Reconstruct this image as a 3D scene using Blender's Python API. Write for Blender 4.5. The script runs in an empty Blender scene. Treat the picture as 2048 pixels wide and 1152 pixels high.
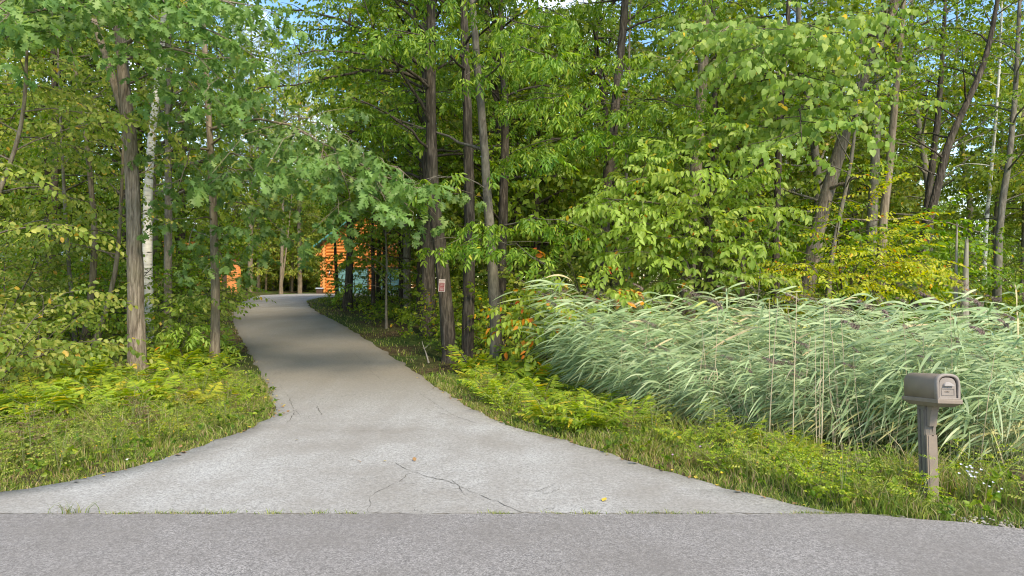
import bpy, math, random
import numpy as np

S = bpy.context.scene
COL = S.collection
rng = np.random.default_rng(7)
random.seed(7)
R = math.radians

# ------------------------------------------------------------------ camera, sky, sun
CAM_H = 1.93
FPX, CX, CY = 1365.333, 1024.0, 576.0
cam_data = bpy.data.cameras.new('camera')
cam_data.sensor_width = 36.0
cam_data.lens = 24.0
cam_data.clip_end = 3000.0
cam = bpy.data.objects.new('camera', cam_data)
COL.objects.link(cam)
cam.location = (0, 0, CAM_H)
cam.rotation_euler = (R(90), 0, 0)
S.camera = cam

SUN_EL, SUN_AZ = R(44), R(152)      # azimuth clockwise from +Y: behind the camera, a little to the right
world = bpy.data.worlds.new('World')
S.world = world
world.use_nodes = True
wn, wl = world.node_tree.nodes, world.node_tree.links
wn.clear()
sky = wn.new('ShaderNodeTexSky')
sky.sky_type = 'NISHITA'
sky.sun_disc = False
sky.sun_elevation = SUN_EL
sky.sun_rotation = SUN_AZ
sky.air_density = 1.0
sky.dust_density = 0.1
sky.ozone_density = 3.0
tc = wn.new('ShaderNodeTexCoord')
cn = wn.new('ShaderNodeTexNoise')
cn.inputs['Scale'].default_value = 3.2
cn.inputs['Detail'].default_value = 6
cn.inputs['Roughness'].default_value = 0.6
cr = wn.new('ShaderNodeValToRGB')
cr.color_ramp.elements[0].position = 0.50
cr.color_ramp.elements[1].position = 0.74
cm = wn.new('ShaderNodeMix')
cm.data_type = 'RGBA'
cm.inputs['B'].default_value = (7.5, 7.9, 8.4, 1)
bg = wn.new('ShaderNodeBackground')
bg.inputs['Strength'].default_value = 0.15
wo = wn.new('ShaderNodeOutputWorld')
wl.new(tc.outputs['Generated'], cn.inputs['Vector'])
wl.new(cn.outputs['Fac'], cr.inputs['Fac'])
wl.new(cr.outputs['Color'], cm.inputs['Factor'])
hsv = wn.new('ShaderNodeHueSaturation')
hsv.inputs['Saturation'].default_value = 1.15
wl.new(sky.outputs['Color'], hsv.inputs['Color'])
wl.new(hsv.outputs['Color'], cm.inputs['A'])
wl.new(cm.outputs['Result'], bg.inputs['Color'])
wl.new(bg.outputs['Background'], wo.inputs['Surface'])

sun_data = bpy.data.lights.new('sun', 'SUN')
sun_data.energy = 2.5
sun_data.angle = R(14)
sun_data.color = (1.0, 0.92, 0.78)
sun = bpy.data.objects.new('sun', sun_data)
COL.objects.link(sun)
sun.rotation_euler = (R(90) - SUN_EL, 0, math.pi - SUN_AZ)
sun.location = (10, -20, 30)

S.view_settings.view_transform = 'Standard'
S.view_settings.look = 'None'
S.view_settings.exposure = 1.2
S.view_settings.use_white_balance = True
S.view_settings.white_balance_temperature = 7450
S.view_settings.gamma = 1.0
S.view_settings.use_curve_mapping = False
S.cycles.max_bounces = 7
S.cycles.diffuse_bounces = 4
S.cycles.glossy_bounces = 2
S.cycles.transmission_bounces = 4
S.cycles.use_denoising = True
S.cycles.filter_width = 1.1

# ------------------------------------------------------------------ helpers
def tag(o, label=None, cat=None, group=None, kind=None):
    if label: o['label'] = label
    if cat: o['category'] = cat
    if group: o['group'] = group
    if kind: o['kind'] = kind
    return o

def mesh_data(name, V, polys, mats=None, midx=None, smooth=False):
    """V (n,3); polys: list of int arrays (k,3) or (k,4)."""
    me = bpy.data.meshes.new(name)
    V = np.asarray(V, dtype=np.float32).reshape(-1, 3)
    polys = [np.asarray(p, dtype=np.int32) for p in polys if len(p)]
    loops = np.concatenate([p.ravel() for p in polys])
    sizes = np.concatenate([np.full(len(p), p.shape[1], dtype=np.int32) for p in polys])
    starts = np.concatenate([[0], np.cumsum(sizes)[:-1]]).astype(np.int32)
    me.vertices.add(len(V)); me.vertices.foreach_set('co', V.ravel())
    me.loops.add(len(loops)); me.loops.foreach_set('vertex_index', loops)
    me.polygons.add(len(sizes))
    me.polygons.foreach_set('loop_start', starts)
    if midx is not None:
        me.polygons.foreach_set('material_index', np.asarray(midx, dtype=np.int32))
    me.polygons.foreach_set('use_smooth', np.full(len(sizes), bool(smooth)))
    for m in (mats or []):
        me.materials.append(m)
    me.update(calc_edges=True)
    return me

def link(name, data, parent=None, loc=None, rot=None, scale=None):
    o = bpy.data.objects.new(name, data)
    COL.objects.link(o)
    if parent: o.parent = parent
    if loc is not None: o.location = loc
    if rot is not None: o.rotation_euler = rot
    if scale is not None: o.scale = scale if hasattr(scale, '__len__') else (scale,) * 3
    return o

def thing(name, label, cat, loc=(0, 0, 0), rotz=0.0, group=None):
    o = link(name, None, loc=tuple(float(c) for c in loc), rot=(0, 0, rotz))
    o.empty_display_size = 0.3
    return tag(o, label, cat, group)

class Geo:
    """collects vertices and faces for one mesh"""
    def __init__(self):
        self.V, self.P, self.M, self.n = [], [], [], 0
    def add(self, V, Q, m=0):
        V = np.asarray(V, dtype=float).reshape(-1, 3)
        if not isinstance(Q, (list, tuple)): Q = [Q]
        for q in Q:
            q = np.asarray(q, dtype=np.int64)
            if len(q):
                self.P.append(q + self.n); self.M.append(np.full(len(q), m))
        self.V.append(V); self.n += len(V)
        return self
    def box(self, c, s, rotz=0.0, m=0, taper=1.0):
        x, y, z = s[0] / 2, s[1] / 2, s[2] / 2
        t = taper
        v = np.array([[-x, -y, -z], [x, -y, -z], [x, y, -z], [-x, y, -z], [-x * t, -y * t, z], [x * t, -y * t, z], [x * t, y * t, z], [-x * t, y * t, z]])
        if rotz:
            ca, sa = math.cos(rotz), math.sin(rotz)
            v = v @ np.array([[ca, sa, 0], [-sa, ca, 0], [0, 0, 1]])
        return self.add(v + np.array(c), np.array([[0, 3, 2, 1], [4, 5, 6, 7], [0, 1, 5, 4], [1, 2, 6, 5], [2, 3, 7, 6], [3, 0, 4, 7]]), m)
    def tube(self, pts, rad, sides=8, m=0, cap=False, jit=0.0):
        V, Q = tube(pts, rad, sides, jit)
        self.add(V, Q, m)
        if cap:
            k = len(pts)
            self.add(V[-sides:], [np.array([[0, i, i + 1] for i in range(1, sides - 1)])], m)
            self.add(V[:sides], [np.array([[0, i + 1, i] for i in range(1, sides - 1)])], m)
        return self
    def data(self, name, mats, smooth=False):
        # keep material order in step with the poly lists
        return mesh_data(name, np.concatenate(self.V), self.P, mats, np.concatenate(self.M), smooth)

def norm(a):
    a = np.asarray(a, dtype=float)
    return a / np.maximum(np.linalg.norm(a, axis=-1, keepdims=True), 1e-9)

def tube(pts, rad, sides=8, jit=0.0):
    P = np.asarray(pts, dtype=float)
    k = len(P)
    rad = np.broadcast_to(np.asarray(rad, dtype=float), (k,))
    t = norm(np.gradient(P, axis=0))
    ref = np.array([1.0, 0.0, 0.0]) if abs(t[0][0]) < 0.8 else np.array([0.0, 1.0, 0.0])
    V = np.empty((k, sides, 3))
    a = np.arange(sides) * 2 * math.pi / sides
    for i in range(k):
        u = norm(ref - t[i] * (ref @ t[i])); w = np.cross(t[i], u)
        rr = rad[i] * (1 + (rng.normal(0, jit, sides) if jit else 0))
        V[i] = P[i] + (np.cos(a) * rr)[:, None] * u + (np.sin(a) * rr)[:, None] * w
        ref = u
    i0 = (np.arange(k - 1)[:, None] * sides + np.arange(sides)[None]).ravel()
    i1 = (np.arange(k - 1)[:, None] * sides + (np.arange(sides)[None] + 1) % sides).ravel()
    return V.reshape(-1, 3), np.stack([i0, i1, i1 + sides, i0 + sides], 1)

def smooth_line(pts, n):
    """Catmull-like resample of a polyline (any columns) to n points"""
    P = np.asarray(pts, dtype=float)
    d = np.concatenate([[0], np.cumsum(np.linalg.norm(np.diff(P, axis=0), axis=1))])
    s = np.linspace(0, d[-1], n)
    Q = np.stack([np.interp(s, d, P[:, c]) for c in range(P.shape[1])], 1)
    for _ in range(2):
        Q[1:-1] = 0.25 * Q[:-2] + 0.5 * Q[1:-1] + 0.25 * Q[2:]
    return Q

# ------------------------------------------------------------------ the lie of the land
_ys = np.linspace(-60, 400, 4601)
_zs = np.interp(_ys, [-60, 9, 13, 17.7, 24.7, 35, 44, 60, 100, 400], [0, 0, .06, .30, .74, 1.18, 1.42, 1.45, 1.3, 1.0])
_k = np.ones(31) / 31
_zs = np.convolve(np.pad(_zs, 15, mode='edge'), _k, mode='valid')
def base_z(Y): return np.interp(Y, _ys, _zs)

def ray_flat(px, py):
    """ground point of a photo pixel on the driveway profile"""
    Y = np.linspace(3.5, 120, 6000)
    g = CAM_H - (py - CY) / FPX * Y - base_z(Y)
    i = int(np.argmax(g < 0))
    y = Y[i]
    return (px - CX) / FPX * y, y

LEFT_PX = [(-420, 1028), (-200, 1012), (0, 985), (130, 966), (250, 937), (350, 910), (440, 878), (500, 855), (551, 829), (545, 805), (531, 768), (511, 725), (491, 692), (476, 665), (466, 643), (466, 624), (480, 606), (512, 592)]
RIGHT_PX = [(1790, 1034), (1700, 1029), (1600, 1014), (1450, 975), (1300, 932), (1150, 887), (1000, 845), (930, 808), (830, 742), (755, 692), (690, 652), (640, 627), (617, 611), (613, 601), (640, 594.5), (672, 592.5)]
_L = np.array([ray_flat(*p) for p in LEFT_PX]); _Rr = np.array([ray_flat(*p) for p in RIGHT_PX])
_L = np.vstack([_L, [[_L[-1][0] - 1.0, 48.0], [_L[-1][0] - 1.4, 57.6]]])
_Rr = np.vstack([_Rr, [[-8.4, _Rr[-1][1] + 1.0], [-7.2, 57.6]]])
def xl(Y): return np.interp(Y, _L[:, 1], _L[:, 0])
def xr(Y): return np.interp(Y, _Rr[:, 1], _Rr[:, 0])
ROAD_Y = 5.80
def road_edge(X): return np.interp(X, [-9, -5, 3.0, 3.6, 4.2, 6, 30], [5.72, 5.80, 5.80, 5.62, 5.38, 5.2, 5.0])

def sstep(a, b, x):
    t = np.clip((x - a) / (b - a), 0, 1)
    return t * t * (3 - 2 * t)

def T(X, Y):
    X = np.asarray(X, dtype=float); Y = np.asarray(Y, dtype=float)
    z = base_z(Y)
    off = np.maximum(xl(Y) - X, X - xr(Y))
    m = sstep(0.3, 4.0, off) * sstep(6.0, 9.0, Y)
    bumps = 0.10 * np.sin(X * 0.9 + 1.3 * np.sin(Y * .5)) * np.cos(Y * 0.8) + 0.16 * np.sin(X * .31 + 2) * np.sin(Y * .27 + 1)
    left = (X < xl(Y)) * sstep(0.5, 7, off) * 0.22
    ditch = np.exp(-(((Y - 11.0) / 3.0) ** 2)) * sstep(1.0, 4.0, X) * (-0.30)
    return z + m * (bumps + left + ditch)

def gp(px, py):
    """ground point under a photo pixel"""
    Y = np.linspace(3.5, 120, 6000)
    X = (px - CX) / FPX * Y
    g = CAM_H - (py - CY) / FPX * Y - T(X, Y)
    i = int(np.argmax(g < 0)) if (g < 0).any() else 5999
    return float(X[i]), float(Y[i])

def wp(px, py, Y): return np.array([(px - CX) / FPX * Y, Y, CAM_H + (CY - py) / FPX * Y])

# ------------------------------------------------------------------ materials
def new_mat(name):
    m = bpy.data.materials.new(name); m.use_nodes = True
    n = m.node_tree.nodes; l = m.node_tree.links
    b = n['Principled BSDF']; out = n['Material Output']
    return m, n, l, b, out

def ramp(n, stops):
    r = n.new('ShaderNodeValToRGB')
    e = r.color_ramp.elements
    while len(e) < len(stops): e.new(0.5)
    for i, (p, c) in enumerate(stops):
        e[i].position = p; e[i].color = (*c, 1) if len(c) == 3 else c
    return r

def leaf_mat(name, cols, accents=(), trans=0.45, rough=0.5):
    """cols: (dark, mid, light); accents: list of (fraction, colour) of leaves turned."""
    m, n, l, b, out = new_mat(name)
    geo = n.new('ShaderNodeNewGeometry'); oi = n.new('ShaderNodeObjectInfo')
    top = 1.0 - sum(f for f, _ in accents)
    stops = [(0.0, cols[0]), (top * 0.5, cols[1]), (top * 0.995, cols[2])]
    p = top
    for f, c in accents:
        stops.append((p + 0.001, c)); p += f
    r = ramp(n, stops)
    l.new(geo.outputs['Random Per Island'], r.inputs['Fac'])
    # slow drift of hue through the crown, so clumps differ
    tcn = n.new('ShaderNodeTexCoord'); nz = n.new('ShaderNodeTexNoise'); nz.inputs['Scale'].default_value = 0.8; nz.inputs['Detail'].default_value = 2
    l.new(tcn.outputs['Object'], nz.inputs['Vector'])
    hs = n.new('ShaderNodeHueSaturation')
    mr = n.new('ShaderNodeMapRange'); mr.inputs['From Min'].default_value = 0.3; mr.inputs['From Max'].default_value = 0.7
    mr.inputs['To Min'].default_value = 0.485; mr.inputs['To Max'].default_value = 0.512
    l.new(nz.outputs['Fac'], mr.inputs['Value']); l.new(mr.outputs['Result'], hs.inputs['Hue'])
    mv = n.new('ShaderNodeMapRange'); mv.inputs['To Min'].default_value = 0.96; mv.inputs['To Max'].default_value = 1.32
    l.new(oi.outputs['Random'], mv.inputs['Value']); l.new(mv.outputs['Result'], hs.inputs['Value'])
    l.new(r.outputs['Color'], hs.inputs['Color'])
    l.new(hs.outputs['Color'], b.inputs['Base Color'])
    b.inputs['Roughness'].default_value = rough
    b.inputs['Specular IOR Level'].default_value = 0.4
    tr = n.new('ShaderNodeBsdfTranslucent')
    h2 = n.new('ShaderNodeHueSaturation'); h2.inputs['Hue'].default_value = 0.485; h2.inputs['Saturation'].default_value = 1.1; h2.inputs['Value'].default_value = 1.5
    l.new(hs.outputs['Color'], h2.inputs['Color']); l.new(h2.outputs['Color'], tr.inputs['Color'])
    mx = n.new('ShaderNodeMixShader'); mx.inputs['Fac'].default_value = trans
    l.new(b.outputs[0], mx.inputs[1]); l.new(tr.outputs[0], mx.inputs[2]); l.new(mx.outputs[0], out.inputs['Surface'])
    return m

def bark_mat(name, dark, mid, light, scale=(16, 16, 2.2), bump=0.6, moss=0.0):
    m, n, l, b, out = new_mat(name)
    tcn = n.new('ShaderNodeTexCoord'); mp = n.new('ShaderNodeMapping'); mp.inputs['Scale'].default_value = scale
    l.new(tcn.outputs['Object'], mp.inputs['Vector'])
    v = n.new('ShaderNodeTexNoise'); v.inputs['Scale'].default_value = 1.0; v.inputs['Detail'].default_value = 5; v.inputs['Roughness'].default_value = .62; v.inputs['Distortion'].default_value = 0.5
    l.new(mp.outputs[0], v.inputs['Vector'])
    r = ramp(n, [(0.32, dark), (0.5, mid), (0.68, light)])
    l.new(v.outputs['Fac'], r.inputs['Fac'])
    big = n.new('ShaderNodeTexNoise'); big.inputs['Scale'].default_value = 1.7; big.inputs['Detail'].default_value = 3
    l.new(tcn.outputs['Object'], big.inputs['Vector'])
    mm = n.new('ShaderNodeMix'); mm.data_type = 'RGBA'
    br = ramp(n, [(0.45, (0, 0, 0)), (0.7, (1, 1, 1))])
    l.new(big.outputs['Fac'], br.inputs['Fac'])
    fx = n.new('ShaderNodeMath'); fx.operation = 'MULTIPLY'; fx.inputs[1].default_value = 0.35 + moss
    l.new(br.outputs['Color'], fx.inputs[0]); l.new(fx.outputs[0], mm.inputs['Factor'])
    l.new(r.outputs['Color'], mm.inputs['A']); mm.inputs['B'].default_value = (mid[0] * .75, mid[1] * .95, mid[2] * .7, 1)
    l.new(mm.outputs['Result'], b.inputs['Base Color'])
    b.inputs['Roughness'].default_value = 0.9; b.inputs['Specular IOR Level'].default_value = 0.2
    bp = n.new('ShaderNodeBump'); bp.inputs['Strength'].default_value = bump; bp.inputs['Distance'].default_value = 0.03
    l.new(v.outputs['Fac'], bp.inputs['Height']); l.new(bp.outputs[0], b.inputs['Normal'])
    return m

def plain_mat(name, col, rough=0.6, var=0.12, scale=8.0, bump=0.0, spec=0.4, metallic=0.0, stretch=(1, 1, 1)):
    m, n, l, b, out = new_mat(name)
    tcn = n.new('ShaderNodeTexCoord'); mp = n.new('ShaderNodeMapping'); mp.inputs['Scale'].default_value = stretch
    l.new(tcn.outputs['Object'], mp.inputs['Vector'])
    nz = n.new('ShaderNodeTexNoise'); nz.inputs['Scale'].default_value = scale; nz.inputs['Detail'].default_value = 5
    l.new(mp.outputs[0], nz.inputs['Vector'])
    r = ramp(n, [(0.3, tuple(c * (1 - var) for c in col)), (0.7, tuple(min(1, c * (1 + var)) for c in col))])
    l.new(nz.outputs['Fac'], r.inputs['Fac']); l.new(r.outputs['Color'], b.inputs['Base Color'])
    b.inputs['Roughness'].default_value = rough; b.inputs['Specular IOR Level'].default_value = spec; b.inputs['Metallic'].default_value = metallic
    if bump:
        bp = n.new('ShaderNodeBump'); bp.inputs['Strength'].default_value = bump; bp.inputs['Distance'].default_value = 0.01
        l.new(nz.outputs['Fac'], bp.inputs['Height']); l.new(bp.outputs[0], b.inputs['Normal'])
    return m

def asphalt_mat(name, base, specks, warm, speck_scale, stain_amt, blotch_scale, streaks=False):
    m, n, l, b, out = new_mat(name)
    tcn = n.new('ShaderNodeTexCoord')
    vo = n.new('ShaderNodeTexVoronoi'); vo.inputs['Scale'].default_value = speck_scale
    l.new(tcn.outputs['Object'], vo.inputs['Vector'])
    sep = n.new('ShaderNodeSeparateColor'); l.new(vo.outputs['Color'], sep.inputs['Color'])
    lo, hi = specks
    r = ramp(n, [(0.0, tuple(c * lo for c in base)), (0.45, base), (0.8, tuple(c * (1 + (hi - 1) * .4) for c in base)), (1.0, tuple(c * hi for c in base))])
    l.new(sep.outputs[0], r.inputs['Fac'])
    bz = n.new('ShaderNodeTexNoise'); bz.inputs['Scale'].default_value = blotch_scale; bz.inputs['Detail'].default_value = 7; bz.inputs['Roughness'].default_value = 0.62
    l.new(tcn.outputs['Object'], bz.inputs['Vector'])
    br = ramp(n, [(0.32, (1, 1, 1)), (0.62, (0, 0, 0))]); l.new(bz.outputs['Fac'], br.inputs['Fac'])
    mu = n.new('ShaderNodeMath'); mu.operation = 'MULTIPLY'; mu.inputs[1].default_value = stain_amt
    l.new(br.outputs['Color'], mu.inputs[0])
    mm = n.new('ShaderNodeMix'); mm.data_type = 'RGBA'
    l.new(mu.outputs[0], mm.inputs['Factor']); l.new(r.outputs['Color'], mm.inputs['A']); mm.inputs['B'].default_value = (*warm, 1)
    fz = n.new('ShaderNodeTexNoise'); fz.inputs['Scale'].default_value = 26; fz.inputs['Detail'].default_value = 4
    l.new(tcn.outputs['Object'], fz.inputs['Vector'])
    fm = n.new('ShaderNodeMapRange'); fm.inputs['From Min'].default_value = .3; fm.inputs['From Max'].default_value = .7; fm.inputs['To Min'].default_value = .86; fm.inputs['To Max'].default_value = 1.12
    l.new(fz.outputs['Fac'], fm.inputs['Value'])
    src = mm.outputs['Result']
    mp = n.new('ShaderNodeMapping'); mp.inputs['Scale'].default_value = (2.6, .22, 1) if streaks else (.15, .5, 1); mp.inputs['Rotation'].default_value = (0, 0, R(-16) if streaks else 0)
    l.new(tcn.outputs['Object'], mp.inputs['Vector'])
    sz = n.new('ShaderNodeTexNoise'); sz.inputs['Scale'].default_value = 1; sz.inputs['Detail'].default_value = 5; l.new(mp.outputs[0], sz.inputs['Vector'])
    sr = ramp(n, [(.38, (0, 0, 0)), (.72, (1, 1, 1))]); l.new(sz.outputs['Fac'], sr.inputs['Fac'])
    m3 = n.new('ShaderNodeMix'); m3.data_type = 'RGBA'; k3 = n.new('ShaderNodeMath'); k3.operation = 'MULTIPLY'; k3.inputs[1].default_value = .45 if streaks else .3
    l.new(sr.outputs['Color'], k3.inputs[0]); l.new(k3.outputs[0], m3.inputs['Factor']); l.new(src, m3.inputs['A']); m3.inputs['B'].default_value = (warm[0] * .95, warm[1] * .95, warm[2] * .95, 1)
    src = m3.outputs['Result']
    if streaks:    # brown band darkening the middle of the drive, edges broken by noise
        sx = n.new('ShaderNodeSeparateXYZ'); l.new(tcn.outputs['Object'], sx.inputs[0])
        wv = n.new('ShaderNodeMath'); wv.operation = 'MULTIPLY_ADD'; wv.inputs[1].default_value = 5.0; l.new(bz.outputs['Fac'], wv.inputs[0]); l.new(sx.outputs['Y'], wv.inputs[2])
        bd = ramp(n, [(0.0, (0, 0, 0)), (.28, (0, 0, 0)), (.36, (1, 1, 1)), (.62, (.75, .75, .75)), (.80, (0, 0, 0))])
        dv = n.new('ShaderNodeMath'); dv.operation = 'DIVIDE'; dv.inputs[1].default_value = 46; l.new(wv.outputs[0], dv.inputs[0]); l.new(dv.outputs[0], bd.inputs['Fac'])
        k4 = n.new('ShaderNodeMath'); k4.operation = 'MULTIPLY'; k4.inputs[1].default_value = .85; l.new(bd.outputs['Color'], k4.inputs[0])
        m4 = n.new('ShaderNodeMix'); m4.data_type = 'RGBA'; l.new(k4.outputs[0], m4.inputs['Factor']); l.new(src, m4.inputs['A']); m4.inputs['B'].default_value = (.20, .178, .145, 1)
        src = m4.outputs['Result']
    hv = n.new('ShaderNodeHueSaturation'); l.new(src, hv.inputs['Color']); l.new(fm.outputs['Result'], hv.inputs['Value'])
    l.new(hv.outputs['Color'], b.inputs['Base Color'])
    b.inputs['Roughness'].default_value = 0.85; b.inputs['Specular IOR Level'].default_value = 0.3
    bp = n.new('ShaderNodeBump'); bp.inputs['Strength'].default_value = 0.25; bp.inputs['Distance'].default_value = 0.004
    l.new(vo.outputs['Distance'], bp.inputs['Height']); l.new(bp.outputs[0], b.inputs['Normal'])
    return m

def ground_mat():
    m, n, l, b, out = new_mat('forest_floor')
    tcn = n.new('ShaderNodeTexCoord')
    a = n.new('ShaderNodeTexNoise'); a.inputs['Scale'].default_value = 0.5; a.inputs['Detail'].default_value = 6
    c = n.new('ShaderNodeTexVoronoi'); c.inputs['Scale'].default_value = 14
    for x in (a, c): l.new(tcn.outputs['Object'], x.inputs['Vector'])
    sep = n.new('ShaderNodeSeparateColor'); l.new(c.outputs['Color'], sep.inputs['Color'])
    litter = ramp(n, [(0, (.035, .026, .016)), (.5, (.075, .055, .03)), (1, (.13, .095, .05))])
    green = ramp(n, [(0, (.03, .05, .012)), (.5, (.055, .09, .02)), (1, (.10, .13, .035))])
    l.new(sep.outputs[0], litter.inputs['Fac']); l.new(sep.outputs[1], green.inputs['Fac'])
    mx = n.new('ShaderNodeMix'); mx.data_type = 'RGBA'
    fr = ramp(n, [(.4, (0, 0, 0)), (.6, (1, 1, 1))]); l.new(a.outputs['Fac'], fr.inputs['Fac']); l.new(fr.outputs['Color'], mx.inputs['Factor'])
    l.new(litter.outputs['Color'], mx.inputs['A']); l.new(green.outputs['Color'], mx.inputs['B'])
    l.new(mx.outputs['Result'], b.inputs['Base Color'])
    b.inputs['Roughness'].default_value = 0.95; b.inputs['Specular IOR Level'].default_value = 0.1
    bp = n.new('ShaderNodeBump'); bp.inputs['Distance'].default_value = 0.03; l.new(c.outputs['Distance'], bp.inputs['Height']); l.new(bp.outputs[0], b.inputs['Normal'])
    return m

def birch_mat():
    m, n, l, b, out = new_mat('birch_bark')
    tcn = n.new('ShaderNodeTexCoord'); mp = n.new('ShaderNodeMapping'); mp.inputs['Scale'].default_value = (3.5, 3.5, 17)
    l.new(tcn.outputs['Object'], mp.inputs['Vector'])
    v = n.new('ShaderNodeTexNoise'); v.inputs['Scale'].default_value = 1; v.inputs['Detail'].default_value = 4; l.new(mp.outputs[0], v.inputs['Vector'])
    r = ramp(n, [(.30, (.03, .028, .026)), (.36, (.55, .53, .50)), (.6, (.74, .72, .68)), (.8, (.80, .78, .75))]); l.new(v.outputs['Fac'], r.inputs['Fac'])
    big = n.new('ShaderNodeTexNoise'); big.inputs['Scale'].default_value = 2.2; big.inputs['Detail'].default_value = 3; l.new(tcn.outputs['Object'], big.inputs['Vector'])
    br = ramp(n, [(.62, (0, 0, 0)), (.68, (1, 1, 1))]); l.new(big.outputs['Fac'], br.inputs['Fac'])
    mm = n.new('ShaderNodeMix'); mm.data_type = 'RGBA'; l.new(br.outputs['Color'], mm.inputs['Factor']); l.new(r.outputs['Color'], mm.inputs['A']); mm.inputs['B'].default_value = (.10, .09, .08, 1)
    l.new(mm.outputs['Result'], b.inputs['Base Color']); b.inputs['Roughness'].default_value = .7
    return m

M_GROUND = ground_mat()
M_ROAD = asphalt_mat('road_asphalt', (.232, .220, .214), (.55, 1.7), (.185, .170, .158), 110.0, 0.8, 0.8)
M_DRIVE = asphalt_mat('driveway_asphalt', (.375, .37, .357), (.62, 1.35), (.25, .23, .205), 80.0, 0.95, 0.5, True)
M_CRACK = plain_mat('crack_filled_with_grit', (.10, .09, .075), .95, .3)
M_OAKBARK = bark_mat('ridged_brown_bark', (.085, .066, .05), (.21, .17, .13), (.35, .295, .235), (26, 26, 3.0), 1.0)
M_GREYBARK = bark_mat('smooth_grey_bark', (.10, .088, .07), (.18, .16, .13), (.27, .245, .20), (14, 14, 4), .3)
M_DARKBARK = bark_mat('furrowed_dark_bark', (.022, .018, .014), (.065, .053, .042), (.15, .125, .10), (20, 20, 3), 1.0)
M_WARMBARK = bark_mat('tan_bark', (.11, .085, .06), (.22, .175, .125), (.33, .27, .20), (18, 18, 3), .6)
M_TWIG = bark_mat('twig_bark', (.06, .05, .035), (.12, .10, .07), (.2, .17, .125), (20, 20, 5), .2)
M_DEADWOOD = bark_mat('weathered_dead_wood', (.17, .15, .12), (.30, .265, .22), (.42, .38, .32), (18, 18, 2), .5)
M_BIRCH = birch_mat()
M_BEECHBARK = bark_mat('dull_grey_bark', (.065, .056, .044), (.13, .113, .09), (.20, .18, .145), (14, 14, 4), .4)

M_OAK = leaf_mat('oak_leaf', ((.080, .165, .042), (.140, .255, .064), (.24, .36, .105)), [(.001, (.45, .32, .04))])
M_OAKLIGHT = leaf_mat('oak_leaf_pale', ((0.109, 0.203, 0.069), (0.181, 0.304, 0.109), (0.290, 0.405, 0.161)))
M_HICK = leaf_mat('hickory_leaf', ((.065, .145, .017), (.13, .24, .026), (.26, .36, .05)), [(.004, (.5, .4, .04))])
M_MAPLE = leaf_mat('maple_leaf', ((0.061, 0.134, 0.014), (0.121, 0.224, 0.021), (0.230, 0.336, 0.036)), [(.003, (0.567, 0.381, 0.034))])
M_BASS = leaf_mat('basswood_leaf', ((0.117, 0.212, 0.038), (0.200, 0.313, 0.060), (0.333, 0.437, 0.098)), [(.010, (0.750, 0.525, 0.044))])
M_DOGWOOD = leaf_mat('dogwood_leaf', ((.16, .26, .03), (.25, .37, .055), (.37, .46, .10)), [(.006, (.60, .42, .03)), (.004, (.60, .22, .02))])
M_DOGTURN = leaf_mat('turning_dogwood_leaf', ((.16, .26, .03), (.25, .36, .05), (.38, .45, .09)), [(.05, (.60, .42, .03)), (.07, (.62, .25, .02)), (.02, (.5, .13, .03))])
M_YELLOW = leaf_mat('yellowing_leaf', ((.20, .28, .022), (.36, .41, .03), (.50, .48, .04)), [(.02, (.65, .40, .02)), (.008, (.55,.2,.03))])
M_VIBURN = leaf_mat('viburnum_leaf', ((0.121, 0.202, 0.030), (0.230, 0.302, 0.051), (0.405, 0.414, 0.102)), [(.012, (0.648, 0.426, 0.076))])
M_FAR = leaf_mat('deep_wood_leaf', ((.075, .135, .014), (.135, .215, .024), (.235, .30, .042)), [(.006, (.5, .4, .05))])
M_FARLIGHT = leaf_mat('sunny_wood_leaf', ((0.145, 0.230, 0.034), (0.261, 0.351, 0.052), (0.406, 0.432, 0.081)), [(.04, (0.580, 0.405, 0.069))])  # deep-wood leaf made paler and yellower: sunlight put into its colour
M_HERB = leaf_mat('herb_leaf', ((0.107, 0.179, 0.020), (0.201, 0.296, 0.033), (0.355, 0.412, 0.049)), [(.02, (0.709, 0.448, 0.044))])
M_FERN = leaf_mat('fern_leaf', ((0.145, 0.250, 0.025), (0.246, 0.358, 0.034), (0.392, 0.459, 0.046)), [(.05, (0.522, 0.459, 0.046))])
M_FERNYEL = leaf_mat('yellow_fern_leaf', ((0.250, 0.300, 0.033), (0.400, 0.408, 0.044), (0.562, 0.504, 0.066)))
M_GRASS = leaf_mat('verge_grass', ((.06, .115, .015), (.145, .215, .03), (.31, .33, .075)), [(.15, (.47, .39, .21)), (.06, (.27, .19, .1))], trans=.3)
M_REED = leaf_mat('reed_leaf', ((.13, .205, .085), (.23, .315, .15), (.38, .45, .26)), [(.05, (.34, .40, .09)), (.03, (.46, .38, .22))], trans=.3, rough=.45)
M_REEDSTEM = plain_mat('reed_stem', (.22, .24, .10), .6, .25)
M_REEDDRY = plain_mat('dry_reed_stem', (.50, .41, .27), .7, .25)
M_PLUME = leaf_mat('reed_plume', ((.10, .07, .065), (.17, .125, .115), (.27, .21, .18)), trans=.2, rough=.8)

# ------------------------------------------------------------------ leaves, sprays, plants
def leaf_ovate(L, W, fold=.25, curl=.25):
    h = W / 2
    p = [(0, 0), (.32 * L, h), (.72 * L, h * .72), (L, 0), (.32 * L, -h), (.72 * L, -h * .72)]
    V = np.array([(x, y, fold * abs(y) - curl * x * x / L) for x, y in p])
    return V, np.array([[0, 3, 2, 1], [0, 4, 5, 3]])[:, ::1]

def leaf_simple(L, W, curl=.3):
    h = W / 2
    V = np.array([(0, 0, 0), (.42 * L, -h, .1 * W), (L, 0, -curl * L), (.42 * L, h, .1 * W)])
    return V, np.array([[0, 1, 2, 3]])

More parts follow.
